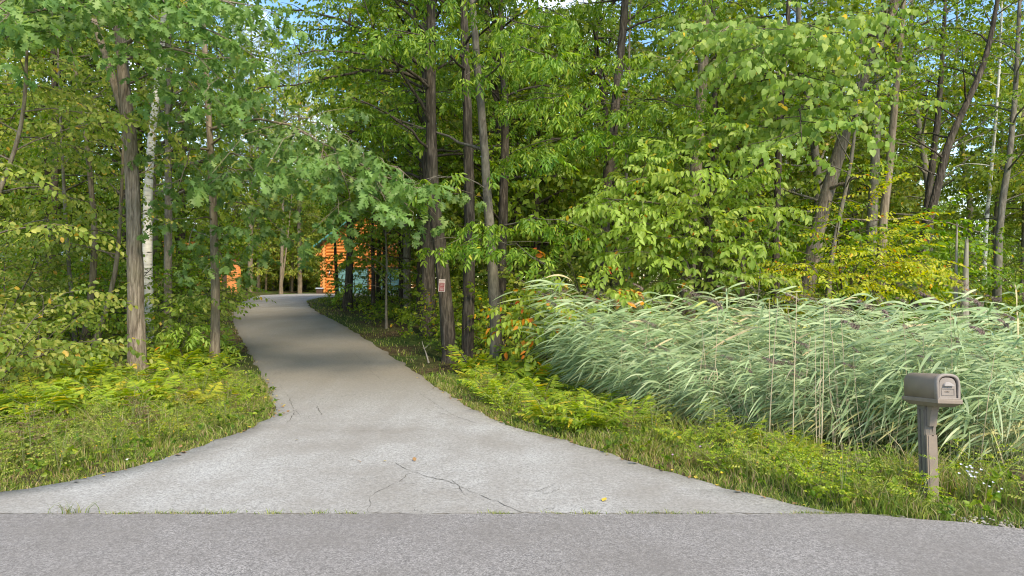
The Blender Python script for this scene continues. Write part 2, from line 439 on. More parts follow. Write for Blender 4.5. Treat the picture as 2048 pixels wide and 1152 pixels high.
def leaf_heart(L, W, curl=.3):
    p = [(.1 * L, 0), (0, .30 * W), (.28 * L, .5 * W), (.66 * L, .36 * W), (L, 0), (.5 * L, 0), (0, -.30 * W), (.28 * L, -.5 * W), (.66 * L, -.36 * W)]
    V = np.array([(x, y, .15 * abs(y) - curl * x * x / L) for x, y in p])
    return V, np.array([[0, 5, 2, 1], [5, 4, 3, 2], [0, 6, 7, 5], [5, 7, 8, 4]])

def leaf_oak(L, W, curl=.3):
    xs = [0, .16, .34, .40, .60, .64, .84, .88, 1.0]
    ws = [.03, .07, .33, .12, .50, .15, .36, .12, .01]
    mx = [0, .14, .27, .39, .50, .63, .74, .86, .99]
    V, Q = [], []
    for s in (1, -1):
        o = len(V)
        for x, w, m in zip(xs, ws, mx):
            V.append((m * L, 0, -curl * (m * L) ** 2 / L)); V.append((x * L, s * w * W, .18 * w * W - curl * (x * L) ** 2 / L))
        for i in range(8):
            a = o + 2 * i
            q = [a, a + 2, a + 3, a + 1]
            Q.append(q if s > 0 else q[::-1])
    # weld the two midribs so that a leaf is one piece
    V = np.array(V); Q = np.array(Q)
    k = 18
    remap = np.arange(36)
    for i in range(9): remap[k + 2 * i] = 2 * i
    Q = remap[Q]
    used = np.unique(Q); inv = np.zeros(36, int); inv[used] = np.arange(len(used))
    return V[used], inv[Q]

def rotm(yaw, pitch, roll):
    cy, sy, cp, sp, cr_, sr = math.cos(yaw), math.sin(yaw), math.cos(pitch), math.sin(pitch), math.cos(roll), math.sin(roll)
    Rz = np.array([[cy, -sy, 0], [sy, cy, 0], [0, 0, 1]]); Ry = np.array([[cp, 0, sp], [0, 1, 0], [-sp, 0, cp]]); Rx = np.array([[1, 0, 0], [0, cr_, -sr], [0, sr, cr_]])
    return Rz @ Ry @ Rx

def spray(leaf, n, length, mode='alt', droop=(5, 45), yaw=(40, 75), roll=25, size=(.7, 1.1), bend=.25):
    LV, LQ = leaf
    Vs, Qs, mats, k = [], [], [], 0
    for i in range(n):
        if mode == 'alt':
            t = .12 + .88 * i / (n - 1); ya = R(rng.uniform(*yaw)) * (1 if i % 2 else -1)
            if i == n - 1: ya *= .15
        else:
            t = rng.uniform(.55, 1.0); ya = R(rng.uniform(-130, 130))
        x = t * length
        m = rotm(ya, R(rng.uniform(*droop)), R(rng.normal(0, roll)))
        s = rng.uniform(*size)
        p = np.array([x, 0, -bend * x * x / length])
        Vs.append(LV @ m.T * s + p); Qs.append(LQ + k); k += len(LV); mats.append((m, p, s))
    return dict(V=np.concatenate(Vs), Q=np.concatenate(Qs), mats=mats, length=length, nl=n)

def compound(n_pair, rach, L, W):
    lf = leaf_ovate(L, W, .2, .45)
    Vs, Qs, k = [], [], 0
    for i in range(n_pair * 2 + 1):
        if i == n_pair * 2: x, ya = rach, 0
        else: x, ya = rach * (.35 + .55 * (i // 2) / max(1, n_pair - 1)), R(rng.uniform(48, 66)) * (1 if i % 2 else -1)
        m = rotm(ya, R(rng.uniform(5, 35)), R(rng.normal(0, 12)))
        s = rng.uniform(.85, 1.1) * (.75 + .3 * x / rach)
        Vs.append(lf[0] @ m.T * s + np.array([x, 0, -.35 * x * x / rach])); Qs.append(lf[1] + k); k += len(lf[0])
    return np.concatenate(Vs), np.concatenate(Qs)

OAK_LEAF = leaf_oak(.17, .13)
HEART_LEAF = leaf_heart(.135, .115)
DOG_LEAF = leaf_ovate(.12, .066, .25, .35)
SPR = dict(
    oak=[spray(OAK_LEAF, 8, .34, 'whorl', (0, 65), roll=30) for _ in range(5)],
    hick=[spray(compound(3, .26, .125, .046), 4, .30, 'whorl', (0, 50), roll=20, size=(.8, 1.15)) for _ in range(5)],
    maple=[spray(leaf_ovate(.105, .07, .2, .3), 11, .50, 'alt') for _ in range(6)],
    bass=[spray(HEART_LEAF, 8, .45, 'alt', (15, 70)) for _ in range(5)],
    dog=[spray(DOG_LEAF, 11, .46, 'alt', (10, 60), roll=30) for _ in range(5)],
    vib=[spray(leaf_ovate(.085, .058, .2, .25), 10, .42, 'alt', (0, 45), roll=30) for _ in range(5)],
    small=[spray(leaf_ovate(.07, .04, .2, .2), 15, .5, 'alt', (0, 40)) for _ in range(5)],
    far=[spray(leaf_simple(.19, .125), 9, .8, 'alt', (0, 50), roll=35) for _ in range(6)],
    herb=[spray(leaf_ovate(.10, .065, .2, .35), 6, .2, 'whorl', (-30, 35), roll=20) for _ in range(5)],
)

def place_sprays(kind, P, D, U, Sc):
    tm = SPR[kind]
    P, D, U, Sc = (np.asarray(a, dtype=float) for a in (P, D, U, Sc))
    x = norm(D); z = norm(U - (U * x).sum(1, keepdims=True) * x); y = np.cross(z, x)
    which = rng.integers(0, len(tm), len(P))
    Vs, Qs, k = [], [], 0
    for i, t in enumerate(tm):
        s = np.nonzero(which == i)[0]
        if not len(s): continue
        v = t['V']
        W = P[s][:, None] + Sc[s][:, None, None] * (v[None, :, 0:1] * x[s][:, None] + v[None, :, 1:2] * y[s][:, None] + v[None, :, 2:3] * z[s][:, None])
        nv = len(v)
        Q = t['Q'][None] + (np.arange(len(s)) * nv)[:, None, None] + k
        Vs.append(W.reshape(-1, 3)); Qs.append(Q.reshape(-1, t['Q'].shape[1])); k += len(s) * nv
    return np.concatenate(Vs), np.concatenate(Qs)

UP = np.array([0, 0, 1.0])
class Plant:
    """one tree or shrub, built about its own base"""
    def __init__(self, base, kind, seed, ds=.26, sc=1.0, sub=.5, twig=True):
        self.base = np.asarray(base, dtype=float); self.kind = kind; self.r = np.random.default_rng(seed)
        self.ds, self.sc, self.sub, self.twig = ds, sc, sub, twig
        self.face = -.55 if base[1] > 1 else -.15
        self.wood = Geo(); self.P, self.D, self.U, self.Sz = [], [], [], []
    def trunk(self, pts, rads, sides=12, jit=.045, n=None, ridge=0.0):
        pts = np.asarray(pts, dtype=float)
        n = n or max(6, int(np.linalg.norm(np.diff(pts, axis=0), axis=1).sum() / (.11 if ridge else .45)))
        A = smooth_line(np.column_stack([pts, rads]), n)
        A[:, :2] += self.r.normal(0, .004, (n, 2)) * 1.0
        if ridge:      # bark plates: ridges that wander and break along the trunk
            A[1:-1, :2] = .5 * A[1:-1, :2] + .25 * (A[:-2, :2] + A[2:, :2])
            V, Q = tube(A[:, :3], A[:, 3], sides)
            w = self.r.normal(0, 1, (n + 8, sides)); w = np.stack([np.convolve(w[:, c], np.ones(9) / 3.0, 'valid') for c in range(sides)], 1)
            C_ = np.repeat(A[:, :3], sides, 0); V = C_ + (V - C_) * (1 + ridge * np.clip(w, -1.6, 1.2)).reshape(-1, 1)
            self.wood.add(V, Q)
        else: self.wood.tube(A[:, :3], A[:, 3], sides, jit=jit)
        return A
    def leafy(self, pts, start=.3, size=1.0):
        """sprays along a polyline"""
        P = np.asarray(pts); d = np.concatenate([[0], np.cumsum(np.linalg.norm(np.diff(P, axis=0), axis=1))])
        L = d[-1]; s = np.arange(start * L + self.r.uniform(0, self.ds * .5), L, self.ds)
        s = np.append(s, L * .999)
        tan = norm(np.gradient(P, axis=0))
        for i, q in enumerate(s):
            p = np.array([np.interp(q, d, P[:, c]) for c in range(3)]); t = norm(np.array([np.interp(q, d, tan[:, c]) for c in range(3)]))
            side = np.cross(UP, t); side = norm(side) if np.linalg.norm(side) > .05 else np.array([1., 0, 0])
            a = R(self.r.uniform(30, 75)) * (1 if i % 2 else -1)
            if i == len(s) - 1: a = 0
            D = norm(t * math.cos(a) + side * math.sin(a) + np.array([0, 0, self.r.normal(-.05, .18)]))
            self.P.append(p); self.D.append(D); self.U.append(norm(UP + np.array([.12, self.face, 0]) + self.r.normal(0, .40, 3))); self.Sz.append(self.sc * size * self.r.uniform(.75, 1.2))
    def branch(self, pts, r0, start=.25, subs=True, sublen=.5, size=1.0):
        P = np.asarray(pts, dtype=float)
        n = len(P)
        self.wood.tube(P, np.linspace(r0, max(.004, r0 * .22), n), 6 if r0 > .03 else 4)
        L = np.linalg.norm(np.diff(P, axis=0), axis=1).sum()
        self.leafy(P, max(start, .35), size)
        if not subs: return
        k = max(2, int(L / self.sub)); tan = norm(np.gradient(P, axis=0)); d = np.linspace(0, 1, n)
        for i in range(k):
            t = start + (1 - start) * (i + self.r.uniform(.1, .9)) / k
            p = np.array([np.interp(t, d, P[:, c]) for c in range(3)]); tg = norm(np.array([np.interp(t, d, tan[:, c]) for c in range(3)]))
            side = np.cross(UP, tg); side = norm(side) if np.linalg.norm(side) > .05 else np.array([1., 0, 0])
            a = R(self.r.uniform(35, 70)) * (1 if i % 2 else -1)
            D = norm(tg * math.cos(a) + side * math.sin(a) + np.array([0, 0, self.r.normal(.0, .2)]))
            l = (sublen * L * (1 - .75 * t) + .25) * self.r.uniform(.7, 1.2)
            D2 = norm(D + np.array([0, 0, -.25]) + self.r.normal(0, .12, 3))
            q = np.array([p, p + D * l * .5, p + D * l * .5 + D2 * l * .5])
            self.wood.tube(q, [max(.005, r0 * .35), .007, .004], 3)
            self.leafy(q, .2, size)
    def auto(self, A, h0, h1, n, Lmax, el=(5, 40), droop=.10, prof='round', az=None, start=.25):
        """branches off a trunk A (points with radii) between heights h0 and h1 above its base"""
        z = A[:, 2] - A[0, 2]
        for i in range(n):
            u = (i + self.r.uniform(0, 1)) / n
            h = h0 + (h1 - h0) * u
            p = np.array([np.interp(h, z, A[:, c]) for c in range(3)]); rr = np.interp(h, z, A[:, 3])
            f = {'round': .55 + .45 * math.sin(math.pi * min(1, u * .8 + .15)), 'cone': 1 - .75 * u, 'flat': 1.0}[prof]
            L = Lmax * f * self.r.uniform(.65, 1.1)
            a = self.r.uniform(0, 2 * math.pi) if az is None else R(self.r.uniform(*az))
            e = R(self.r.uniform(*el) + 25 * u * (prof == 'round'))
            d = np.array([math.cos(a) * math.cos(e), math.sin(a) * math.cos(e), math.sin(e)])
            pts = [p]
            for s in range(5):
                pts.append(pts[-1] + d * L / 5); d = norm(d + self.r.normal(0, .13, 3) + np.array([0, 0, -droop]))
            self.branch(pts, min(rr * .45, .012 + L * .011), start)
    def limb_px(self, pts, r0, start=.1, n=9, **kw):
        """a limb through photo points (px, py, depth)"""
        P = smooth_line([wp(*p) - self.base for p in pts], n)
        P[1:] += self.r.normal(0, .03, P[1:].shape)
        self.branch(P, r0, start, **kw)
    def finish(self, name, label, cat, leafm, woodm, group=None, crown='crown', trunk='trunk', loose=0, leafdata=None):
        e = thing(name, label, cat, self.base, 0, group)
        if self.wood.n: link(trunk, self.wood.data(trunk, [woodm], True), e)
        if self.P:
            P = np.array(self.P)
            if loose:      # the nearest leaves, each an object of its own
                dist = np.linalg.norm(P + self.base - np.array([0, 0, CAM_H]), axis=1)
                inside = np.abs((P + self.base)[:, 0] / (P + self.base)[:, 1]) < .76
                inside &= ((P + self.base)[:, 2] - CAM_H) / (P + self.base)[:, 1] < .43
                order = np.argsort(np.where(inside, dist, 1e6))
                D, U, Sz = np.array(self.D), np.array(self.U), np.array(self.Sz)
                done, take = 0, []
                for i in order:
                    if done >= loose: break
                    t = SPR[self.kind][self.r.integers(0, len(SPR[self.kind]))]
                    x = norm(D[i]); z = norm(U[i] - (U[i] @ x) * x); y = np.cross(z, x)
                    B = np.stack([x, y, z], 1)
                    for m, p, s in t['mats']:
                        if done >= loose: break
                        o = link('leaf', leafdata, e)
                        M = np.eye(4); M[:3, :3] = (B @ m) * (s * Sz[i]); M[:3, 3] = P[i] + Sz[i] * (B @ p)
                        import mathutils
                        o.matrix_local = mathutils.Matrix(M.tolist())
                        done += 1
                    take.append(i)
                keep = np.setdiff1d(np.arange(len(P)), take)
            else: keep = np.arange(len(P))
            V, Q = place_sprays(self.kind, P[keep], np.array(self.D)[keep], np.array(self.U)[keep], np.array(self.Sz)[keep])
            c = link(crown, mesh_data(crown, V, [Q], [leafm], None, True), e)
            if loose: c['kind'] = 'stuff'
        self.P = []
        return e

def copy_tree(o, loc, rz, sc, label=None):
    c = o.copy(); COL.objects.link(c); c.location = loc; c.rotation_euler = (0, 0, rz); c.scale = (sc, sc, sc)
    if label: c['label'] = label
    for ch in o.children:
        d = ch.copy(); COL.objects.link(d); d.parent = c
    return c

#@@STRUCTURE
# ------------------------------------------------------------------ ground, road, driveway
def grid_mesh(xs, ys, zf):
    X, Y = np.meshgrid(xs, ys)
    V = np.stack([X, Y, zf(X, Y)], -1).reshape(-1, 3)
    nx = len(xs); i = (np.arange(len(ys) - 1)[:, None] * nx + np.arange(nx - 1)[None]).ravel()
    return V, np.stack([i, i + 1, i + 1 + nx, i + nx], 1)

xs = np.concatenate([np.linspace(-400, -60, 12), np.arange(-55, -22, 2.5), np.arange(-22, 22, .3), np.arange(22, 56, 2.5), np.linspace(60, 400, 12)])
ys = np.concatenate([np.linspace(-120, -10, 8), np.arange(-8, 5, 1.0), np.arange(5, 30, .3), np.arange(30, 70, .8), np.arange(70, 130, 5), np.linspace(130, 500, 12)])
V, Q = grid_mesh(xs, ys, lambda x, y: T(x, y) - .03)
tag(link('ground', mesh_data('ground', V, [Q], [M_GROUND], None, True)), kind='structure')

# road with an irregular far edge
rx = np.concatenate([np.linspace(-200, -12, 12), np.arange(-11, 11, .06), np.linspace(12, 200, 12)])
edge = road_edge(rx) + rng.normal(0, .005, len(rx)) * (np.abs(rx) < 11) + .018 * np.sin(rx * 7.1) * np.sin(rx * 2.3) * (np.abs(rx) < 11)
rows = [-7.0, -3.0, 0.0, 3.0, 4.5]
V = np.concatenate([np.stack([rx, np.full_like(rx, y), np.full_like(rx, .012)], 1) for y in rows] + [np.stack([rx, edge, np.full_like(rx, .0115)], 1), np.stack([rx, edge + .015, np.full_like(rx, -.05)], 1)])
nx = len(rx); i = (np.arange(len(rows) + 1)[:, None] * nx + np.arange(nx - 1)[None]).ravel()
tag(link('road', mesh_data('road', V, [np.stack([i, i + 1, i + 1 + nx, i + nx], 1)], [M_ROAD], None, False)), kind='structure')

dy = np.concatenate([[5.68, 5.8, 5.9], np.arange(6.0, 13, .08), np.arange(13, 30, .25), np.arange(30, 57.6, .5)])
K = 25
wob = lambda y, s: .045 * np.sin(y * 5.3 + s) * np.sin(y * 1.9 + s * 2) + .03 * np.sin(y * 13.7 + s) * np.sin(y * 3.1) + .015 * np.sin(y * 29 + s)
V = []
for y in dy:
    a, b_ = xl(y) + wob(y, 0), xr(y) + wob(y, 3)
    x = np.linspace(a, b_, K)
    z = np.full(K, float(base_z(y))) + .006
    z[0] -= .05; z[-1] -= .05
    x[1] = x[0] + .03; x[-2] = x[-1] - .03
    V.append(np.stack([x, np.full(K, y), z], 1))
i = (np.arange(len(dy) - 1)[:, None] * K + np.arange(K - 1)[None]).ravel()
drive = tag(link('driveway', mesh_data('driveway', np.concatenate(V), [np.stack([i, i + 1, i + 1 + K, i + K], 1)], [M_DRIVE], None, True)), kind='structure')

def ribbon(pts, w, jit, z0):
    P = np.array([ray_flat(*p) for p in pts])
    d = np.concatenate([[0], np.cumsum(np.linalg.norm(np.diff(P, axis=0), axis=1))])
    n = max(6, int(d[-1] / .06)); s = np.linspace(0, d[-1], n)
    A = np.stack([np.interp(s, d, P[:, c]) for c in (0, 1)], 1) + rng.normal(0, jit * .6, (n, 2)) + (np.cumsum(rng.normal(0, 1, (n, 2)), 0) - np.linspace(0, 1, n)[:, None] * 0) * jit * .5
    t = norm(np.gradient(A, axis=0)); nrm = np.stack([-t[:, 1], t[:, 0]], 1)
    ww = w * .40 * rng.uniform(.15, 1.3, n)[:, None]; ww *= np.clip(np.convolve(rng.normal(.9, .8, n + 4), np.ones(5) / 5, 'valid'), .08, 1.6)[:, None]; ww[0] = ww[-1] = .001
    a, b_ = A + nrm * ww, A - nrm * ww
    z = lambda q: np.column_stack([q, base_z(q[:, 1]) + z0])
    V = np.concatenate([z(a), z(b_)]); k = np.arange(n - 1)
    return V, np.stack([k, k + n, k + n + 1, k + 1], 1)

CRACKS = [
    ([(583, 793), (586, 812), (592, 824), (588, 838), (578, 848)], .010), ([(590, 822), (598, 836)], .006), ([(632, 808), (640, 820), (645, 832)], .010),
    ([(560, 836), (578, 826), (590, 820)], .006), ([(618, 804), (650, 798), (690, 792), (735, 787), (750, 788)], .006), ([(622, 845), (620, 835)], .007),
    ([(840, 788), (868, 806), (892, 822), (918, 836), (948, 846)], .009), ([(850, 818), (870, 825), (905, 832)], .007), ([(940, 806), (985, 838)], .008),
    ([(790, 928), (812, 942), (850, 956), (880, 963), (905, 972), (935, 988), (968, 1000), (1000, 1012), (1030, 1024), (1042, 1030)], .009),
    ([(735, 1028), (742, 1012), (735, 1000), (752, 985), (790, 968), (815, 950)], .006), ([(905, 962), (922, 978), (930, 990)], .005), ([(860, 958), (880, 950), (915, 958)], .005),
    ([(1040, 978), (1065, 982), (1092, 985)], .006), ([(1048, 930), (1090, 930)], .004), ([(560, 770), (582, 800)], .005), ([(700, 700), (735, 730), (770, 760)], .005),
    ([(610, 862), (700, 863), (780, 862), (918, 863)], .005), ([(500, 632), (540, 632.5), (590, 632)], .03), ([(596, 644), (616, 644)], .02), ([(655, 743), (690, 742)], .012),
    ([(545, 752), (555, 745), (565, 749)], .010), ([(470, 895), (440, 905), (400, 913)], .006),
]
for cx_, cy_, k_, sp in [(600, 815, 16, 40), (860, 970, 20, 90), (640, 790, 5, 60), (890, 815, 6, 40), (800, 955, 6, 60), (1060, 985, 4, 60), (700, 740, 5, 70)]:
    for _ in range(k_):
        x_, y_ = cx_ + rng.normal(0, sp), cy_ + rng.normal(0, sp * .3); a_ = rng.uniform(-1, 1); L_ = rng.uniform(15, 55)
        CRACKS.append(([(x_, y_), (x_ + L_ * .5, y_ + L_ * .2 * a_), (x_ + L_, y_ + L_ * .35 * a_ + rng.normal(0, 3))], rng.uniform(.0025, .005)))
for pts, w in CRACKS:
    V, Q = ribbon(pts, w, .012 if w < .011 else .004, .0105)
    tag(link('crack', mesh_data('crack', V, [Q], [M_CRACK]), drive))
# joint between road and driveway
n = 160; x = np.linspace(-7.5, 3.3, n); k = np.arange(n - 1)
V = np.concatenate([np.stack([x, road_edge(x) + .03 + rng.normal(0, .010, n), np.full(n, .0095)], 1), np.stack([x, road_edge(x) + .018 + rng.normal(0, .012, n), np.full(n, .0095)], 1)])
tag(link('seam', mesh_data('seam', V, [np.stack([k + n, k + n + 1, k + 1, k], 1)], [plain_mat('gritty_seam', (.2, .18, .15), .95, .5, 30)]), drive))

#@@BUILDINGS
# ------------------------------------------------------------------ log garage and house behind the trees
M_LOG = plain_mat('orange_stained_log', (.60, .215, .045), .55, .28, 3.0, .2, stretch=(1, 6, 6))
M_LOGEND = plain_mat('log_end_grain', (.66, .30, .09), .6, .2, 12)
M_TEAL = plain_mat('teal_paint', (.12, .26, .26), .5, .1)
M_TEALROOF = plain_mat('green_metal_roof', (.06, .22, .19), .4, .12)
M_GREYROOF = plain_mat('grey_blue_metal_roof', (.32, .38, .45), .4, .1)
M_SIDING = plain_mat('orange_siding', (.62, .22, .05), .55, .2, 2.0, .2, stretch=(1, 6, 6))
M_BROWN = plain_mat('dark_brown_trim', (.07, .04, .025), .6, .2)
M_WHITE = plain_mat('white_enamel', (.75, .75, .73), .4, .04)

GY = 58.0
gx0, gx1 = (650 - CX) / FPX * GY, (838 - CX) / FPX * GY
gz = float(base_z(GY)) - .02
gar = thing('log_garage', 'orange log garage with teal doors seen through the trees at the end of the driveway', 'garage', ((gx0 + gx1) / 2, GY, gz))
W = gx1 - gx0
lr = .145
def log_mesh(L):
    g = Geo(); a = np.linspace(-L / 2, L / 2, 7)
    g.tube(np.stack([a, 0 * a, 0 * a], 1), lr * (1 + rng.normal(0, .03, 7)), 10, 0)
    for s in (-1, 1):
        c = np.arange(10) * 2 * math.pi / 10
        g.add(np.stack([np.full(10, s * (L / 2 + .001)), np.cos(c) * lr * .98, np.sin(c) * lr * .98], 1), [np.array([[0, i, i + 1][::s] for i in range(1, 9)])], 1)
    return g.data('log', [M_LOG, M_LOGEND], True)
door_z = 2.15
doors = [(-W / 2 + 1.15, 2.5), (-W / 2 + 4.35, 2.5)]     # left edge, width
segs = [(-W / 2 - .35, doors[0][0]), (doors[0][0] + 2.5, doors[1][0]), (doors[1][0] + 2.5, W / 2 + .35)]
seg_d = [log_mesh(b_ - a) for a, b_ in segs]; full = [log_mesh(W + .7) for _ in range(3)]
nc = 26
for c in range(nc):
    z = lr * .9 + c * lr * 1.86
    if z < door_z + .1:
        for (a, b_), d in zip(segs, seg_d): link('log', d, gar, ((a + b_) / 2, 0, z), scale=(1 + rng.normal(0, .01), 1, 1))
    else:
        f = 1.0 if z < 4.5 else max(.1, 1 - (z - 4.5) / (nc * lr * 1.86 + .5 - 4.5))
        link('log', full[c % 3], gar, (0, 0, z), scale=(f * (1 + rng.normal(0, .012)), 1, 1))
side = log_mesh(8.0)
for s in (-1, 1):
    for c in range(16): link('log', side, gar, (s * W / 2, 4.0 - .35, lr * .9 + (c + .5) * lr * 1.86), (0, 0, R(90)))
eave = log_mesh(9.4)
for s in (-1, 1): link('purlin_log', eave, gar, (s * (W / 2 + .35), 3.5, 3.3), (0, 0, R(90)))
dg = Geo().box((0, 0, door_z / 2), (2.5, .06, door_z))
dd = dg.data('garage_door', [M_TEAL])
pan = Geo().box((0, 0, 0), (.54, .03, .38)).data('panel', [M_TEAL])
for x, w in doors:
    d = link('garage_door', dd, gar, (x + w / 2, -.05, 0))
    for r_ in range(4):
        for c in range(4): link('panel', pan, d, (-.93 + .62 * c, -.045, .28 + .52 * r_))
    tr = Geo(); tr.box((x - .05, -.12, door_z / 2), (.1, .12, door_z)); tr.box((x + w + .05, -.12, door_z / 2), (.1, .12, door_z)); tr.box((x + w / 2, -.12, door_z + .06), (w + .2, .12, .12))
    link('door_frame', tr.data('door_frame', [M_BROWN]), gar)
apex = nc * lr * 1.86 + .55; ov = W / 2 + .75
for s in (-1, 1):
    g = Geo(); a = math.atan2(apex - 4.55, W / 2 + .1)
    z_e = apex - ov * math.tan(a)
    g.add([(0, -.9, apex), (s * ov, -.9, z_e), (s * ov, 8.9, z_e), (0, 8.9, apex), (0, -.9, apex - .16), (s * ov, -.9, z_e - .16), (s * ov, 8.9, z_e - .16), (0, 8.9, apex - .16)],
          np.array([[0, 1, 2, 3], [7, 6, 5, 4], [0, 4, 5, 1], [1, 5, 6, 2], [2, 6, 7, 3]]))
    link('roof', g.data('roof', [M_TEALROOF]), gar)
lp = Geo(); lp.box((-W / 2 + .45, -.22, 1.78), (.12, .12, .26), taper=.6)
link('wall_lamp', lp.data('wall_lamp', [M_WHITE]), gar)

HY = 50.0
hx1 = (481 - CX) / FPX * HY; hz = float(base_z(HY)) + .1
hou = thing('house', 'house with orange siding, teal door and green-edged roof behind the trees left of the driveway', 'house', (hx1, HY, hz), R(25))
HW = 8.6
g = Geo(); nb = 22
for k in range(nb):
    z0 = k * .14
    g.add([(-HW, -.035, z0), (0, -.035, z0), (0, -.005, z0 + .14), (-HW, -.005, z0 + .14)], np.array([[0, 1, 2, 3]]))
    g.add([(-HW, -.005, z0), (0, -.005, z0), (0, -.035, z0), (-HW, -.035, z0)], np.array([[0, 1, 2, 3]]))
top = nb * .14
g.add([(-HW, 0, top), (0, 0, top), (-HW / 2, 0, top + 1.9)], [np.array([[0, 1, 2]])])
g.add([(0, -.035, 0), (0, 9, 0), (0, 9, top), (0, -.035, top)], np.array([[0, 1, 2, 3]]))
g.add([(-HW, -.035, 0), (-HW, 9, 0), (-HW, 9, top), (-HW, -.035, top)], np.array([[3, 2, 1, 0]]))
link('wall', g.data('wall', [M_SIDING]), hou)
link('corner_board', Geo().box((-.05, -.06, top / 2), (.14, .07, top)).data('corner_board', [M_SIDING]), hou)
dx = (422 - CX) / FPX * HY - hx1
d = link('door', Geo().box((dx, -.07, 1.05), (1.0, .06, 2.1)).data('door', [M_TEAL]), hou)
link('pane', Geo().box((dx, -.105, 1.55), (.6, .02, .7)).data('pane', [plain_mat('door_glass', (.25, .35, .4), .1, .05)]), d)
link('post', Geo().box(((451 - CX) / FPX * HY - hx1, -.25, 1.3), (.32, .2, 2.6)).data('post', [M_BROWN]), hou)
link('window', Geo().box((dx - 2.6, -.07, 1.45), (1.1, .06, 1.1)).data('window', [M_TEAL]), hou)
for s in (-1, 1):
    g = Geo(); cxh = -HW / 2; a = (top + 2.0, top - .12)
    e_ = HW / 2 + .65
    g.add([(cxh, -.9, a[0]), (cxh + s * e_, -.9, a[1]), (cxh + s * e_, 9.5, a[1]), (cxh, 9.5, a[0]), (cxh, -.9, a[0] - .2), (cxh + s * e_, -.9, a[1] - .2), (cxh + s * e_, 9.5, a[1] - .2), (cxh, 9.5, a[0] - .2)],
          np.array([[0, 1, 2, 3], [7, 6, 5, 4], [0, 4, 5, 1], [1, 5, 6, 2], [2, 6, 7, 3]]))
    link('roof', g.data('roof', [M_TEALROOF]), hou)
wing = Geo().box((-HW - 4.5, 2.5, 1.1), (9, 6, 2.2))
link('wing_wall', wing.data('wing_wall', [M_SIDING]), hou)
g = Geo(); g.add([(-HW - 9.4, -.9, 2.15), (-HW + .0, -.9, 2.15), (-HW + .0, 3.0, 3.5), (-HW - 9.4, 3.0, 3.5), (-HW - 9.4, -.9, 2.02), (-HW + .0, -.9, 2.02), (-HW, 3, 3.37), (-HW - 9.4, 3, 3.37)], np.array([[0, 1, 2, 3], [7, 6, 5, 4], [0, 4, 5, 1], [0, 3, 7, 4], [1, 5, 6, 2]]))
link('wing_roof', g.data('wing_roof', [M_GREYROOF]), hou)

bx = (640 - CX) / FPX * 57.5
ub = thing('storage_bin', 'low dark bin with a pale lid beside the corner of the log garage', 'bin', (bx, 57.5, float(base_z(57.5))))
link('body', Geo().box((0, 0, .2), (.5, .5, .4)).data('body', [M_BROWN]), ub)
link('lid', Geo().box((0, 0, .46), (.62, .6, .1), taper=.9).data('lid', [M_GREYROOF]), ub)

#@@MAILBOX
# ------------------------------------------------------------------ mailbox
M_BOX = plain_mat('taupe_plastic', (.225, .178, .142), .5, .12, 7.0, .08)
M_BOXDARK = plain_mat('taupe_plastic_side_shade', (.165, .14, .115), .6, .2, 9.0, .1, stretch=(4, 4, 1))  # darker taupe for post body and ribs: side shade put into the colour
M_BOXLIGHT = plain_mat('front_lit_taupe', (.245, .21, .185), .55, .08, 6.0, .05)  # paler taupe for the front: light falling on it put into the colour
M_GAP = plain_mat('dark_gap', (.02, .018, .02), .9, .1)
mb = thing('mailbox', 'brown plastic mailbox leaning back on its post in the grass before the reeds', 'mailbox', (3.875, 6.34, -.055))
mb.rotation_euler = (R(-5.4), R(1.5), R(1.5))
def loop_profile(w, h0, h1, n=10, inset=0.0):
    """rounded-top outline in x,z: sides up to h0, then an arch to h1"""
    w2 = w / 2 - inset; p = [(-w2, inset)]
    a = np.linspace(math.pi, 0, n)
    for t in a:
        c, s_ = math.cos(t), math.sin(t)
        p.append((w2 * math.copysign(abs(c) ** .75, c), h0 + (h1 - inset - h0) * abs(s_) ** .75))
    p.append((w2, inset)); return np.array(p)
BZ = .955
g = Geo()
def loft(g, profs, m=0, cap0=False, cap1=False):
    n = len(profs[0][0]); V = np.concatenate([np.column_stack([p[:, 0], np.full(len(p), y), p[:, 1] + z]) for p, y, z in profs])
    qs = []
    for k in range(len(profs) - 1):
        for i in range(n): qs.append([k * n + i, k * n + (i + 1) % n, (k + 1) * n + (i + 1) % n, (k + 1) * n + i])
    g.add(V, np.array(qs), m)
    for f, k in ((cap0, 0), (cap1, len(profs) - 1)):
        if f: g.add(V[k * n:(k + 1) * n], [np.array([[0, i, i + 1] for i in range(1, n - 1)])], m)
BW, BL, BH0, BH1 = .215, .52, .135, .232
yf, yb = -.33, .19
pr = lambda ins=0.0: loop_profile(BW, BH0, BH1, 12, ins)
loft(g, [(pr(.004), yf + .02, BZ), (pr(0), yf + .03, BZ), (pr(0), yb - .035, BZ), (pr(.010), yb - .012, BZ), (pr(.03), yb, BZ)], 0, False, True)
link('box_body', g.data('box_body', [M_BOX], True), mb)
g = Geo()    # raised hood rim round the door opening
loft(g, [(pr(.0) * [1.03, 1.02], yf + .035, BZ), (pr(.0) * [1.03, 1.02], yf + .004, BZ), (pr(.004), yf - .004, BZ), (pr(.017), yf - .004, BZ), (pr(.021), yf + .004, BZ), (pr(.021), yf + .03, BZ)])
link('hood_rim', g.data('hood_rim', [M_BOXLIGHT], True), mb)
g = Geo(); loft(g, [(pr(.02), yf + .024, BZ), (pr(.0215), yf + .026, BZ)], 0, True, True)
link('door_gap', g.data('door_gap', [M_GAP]), mb)
g = Geo(); dp = loop_profile(BW - .06, BH0 - .03, BH1 - .045, 12); dp = dp - [.006, 0]
loft(g, [(dp, yf + .022, BZ + .014), (dp, yf + .006, BZ + .014), (dp * [.96, .98], yf + .003, BZ + .015)], 0, False, True)
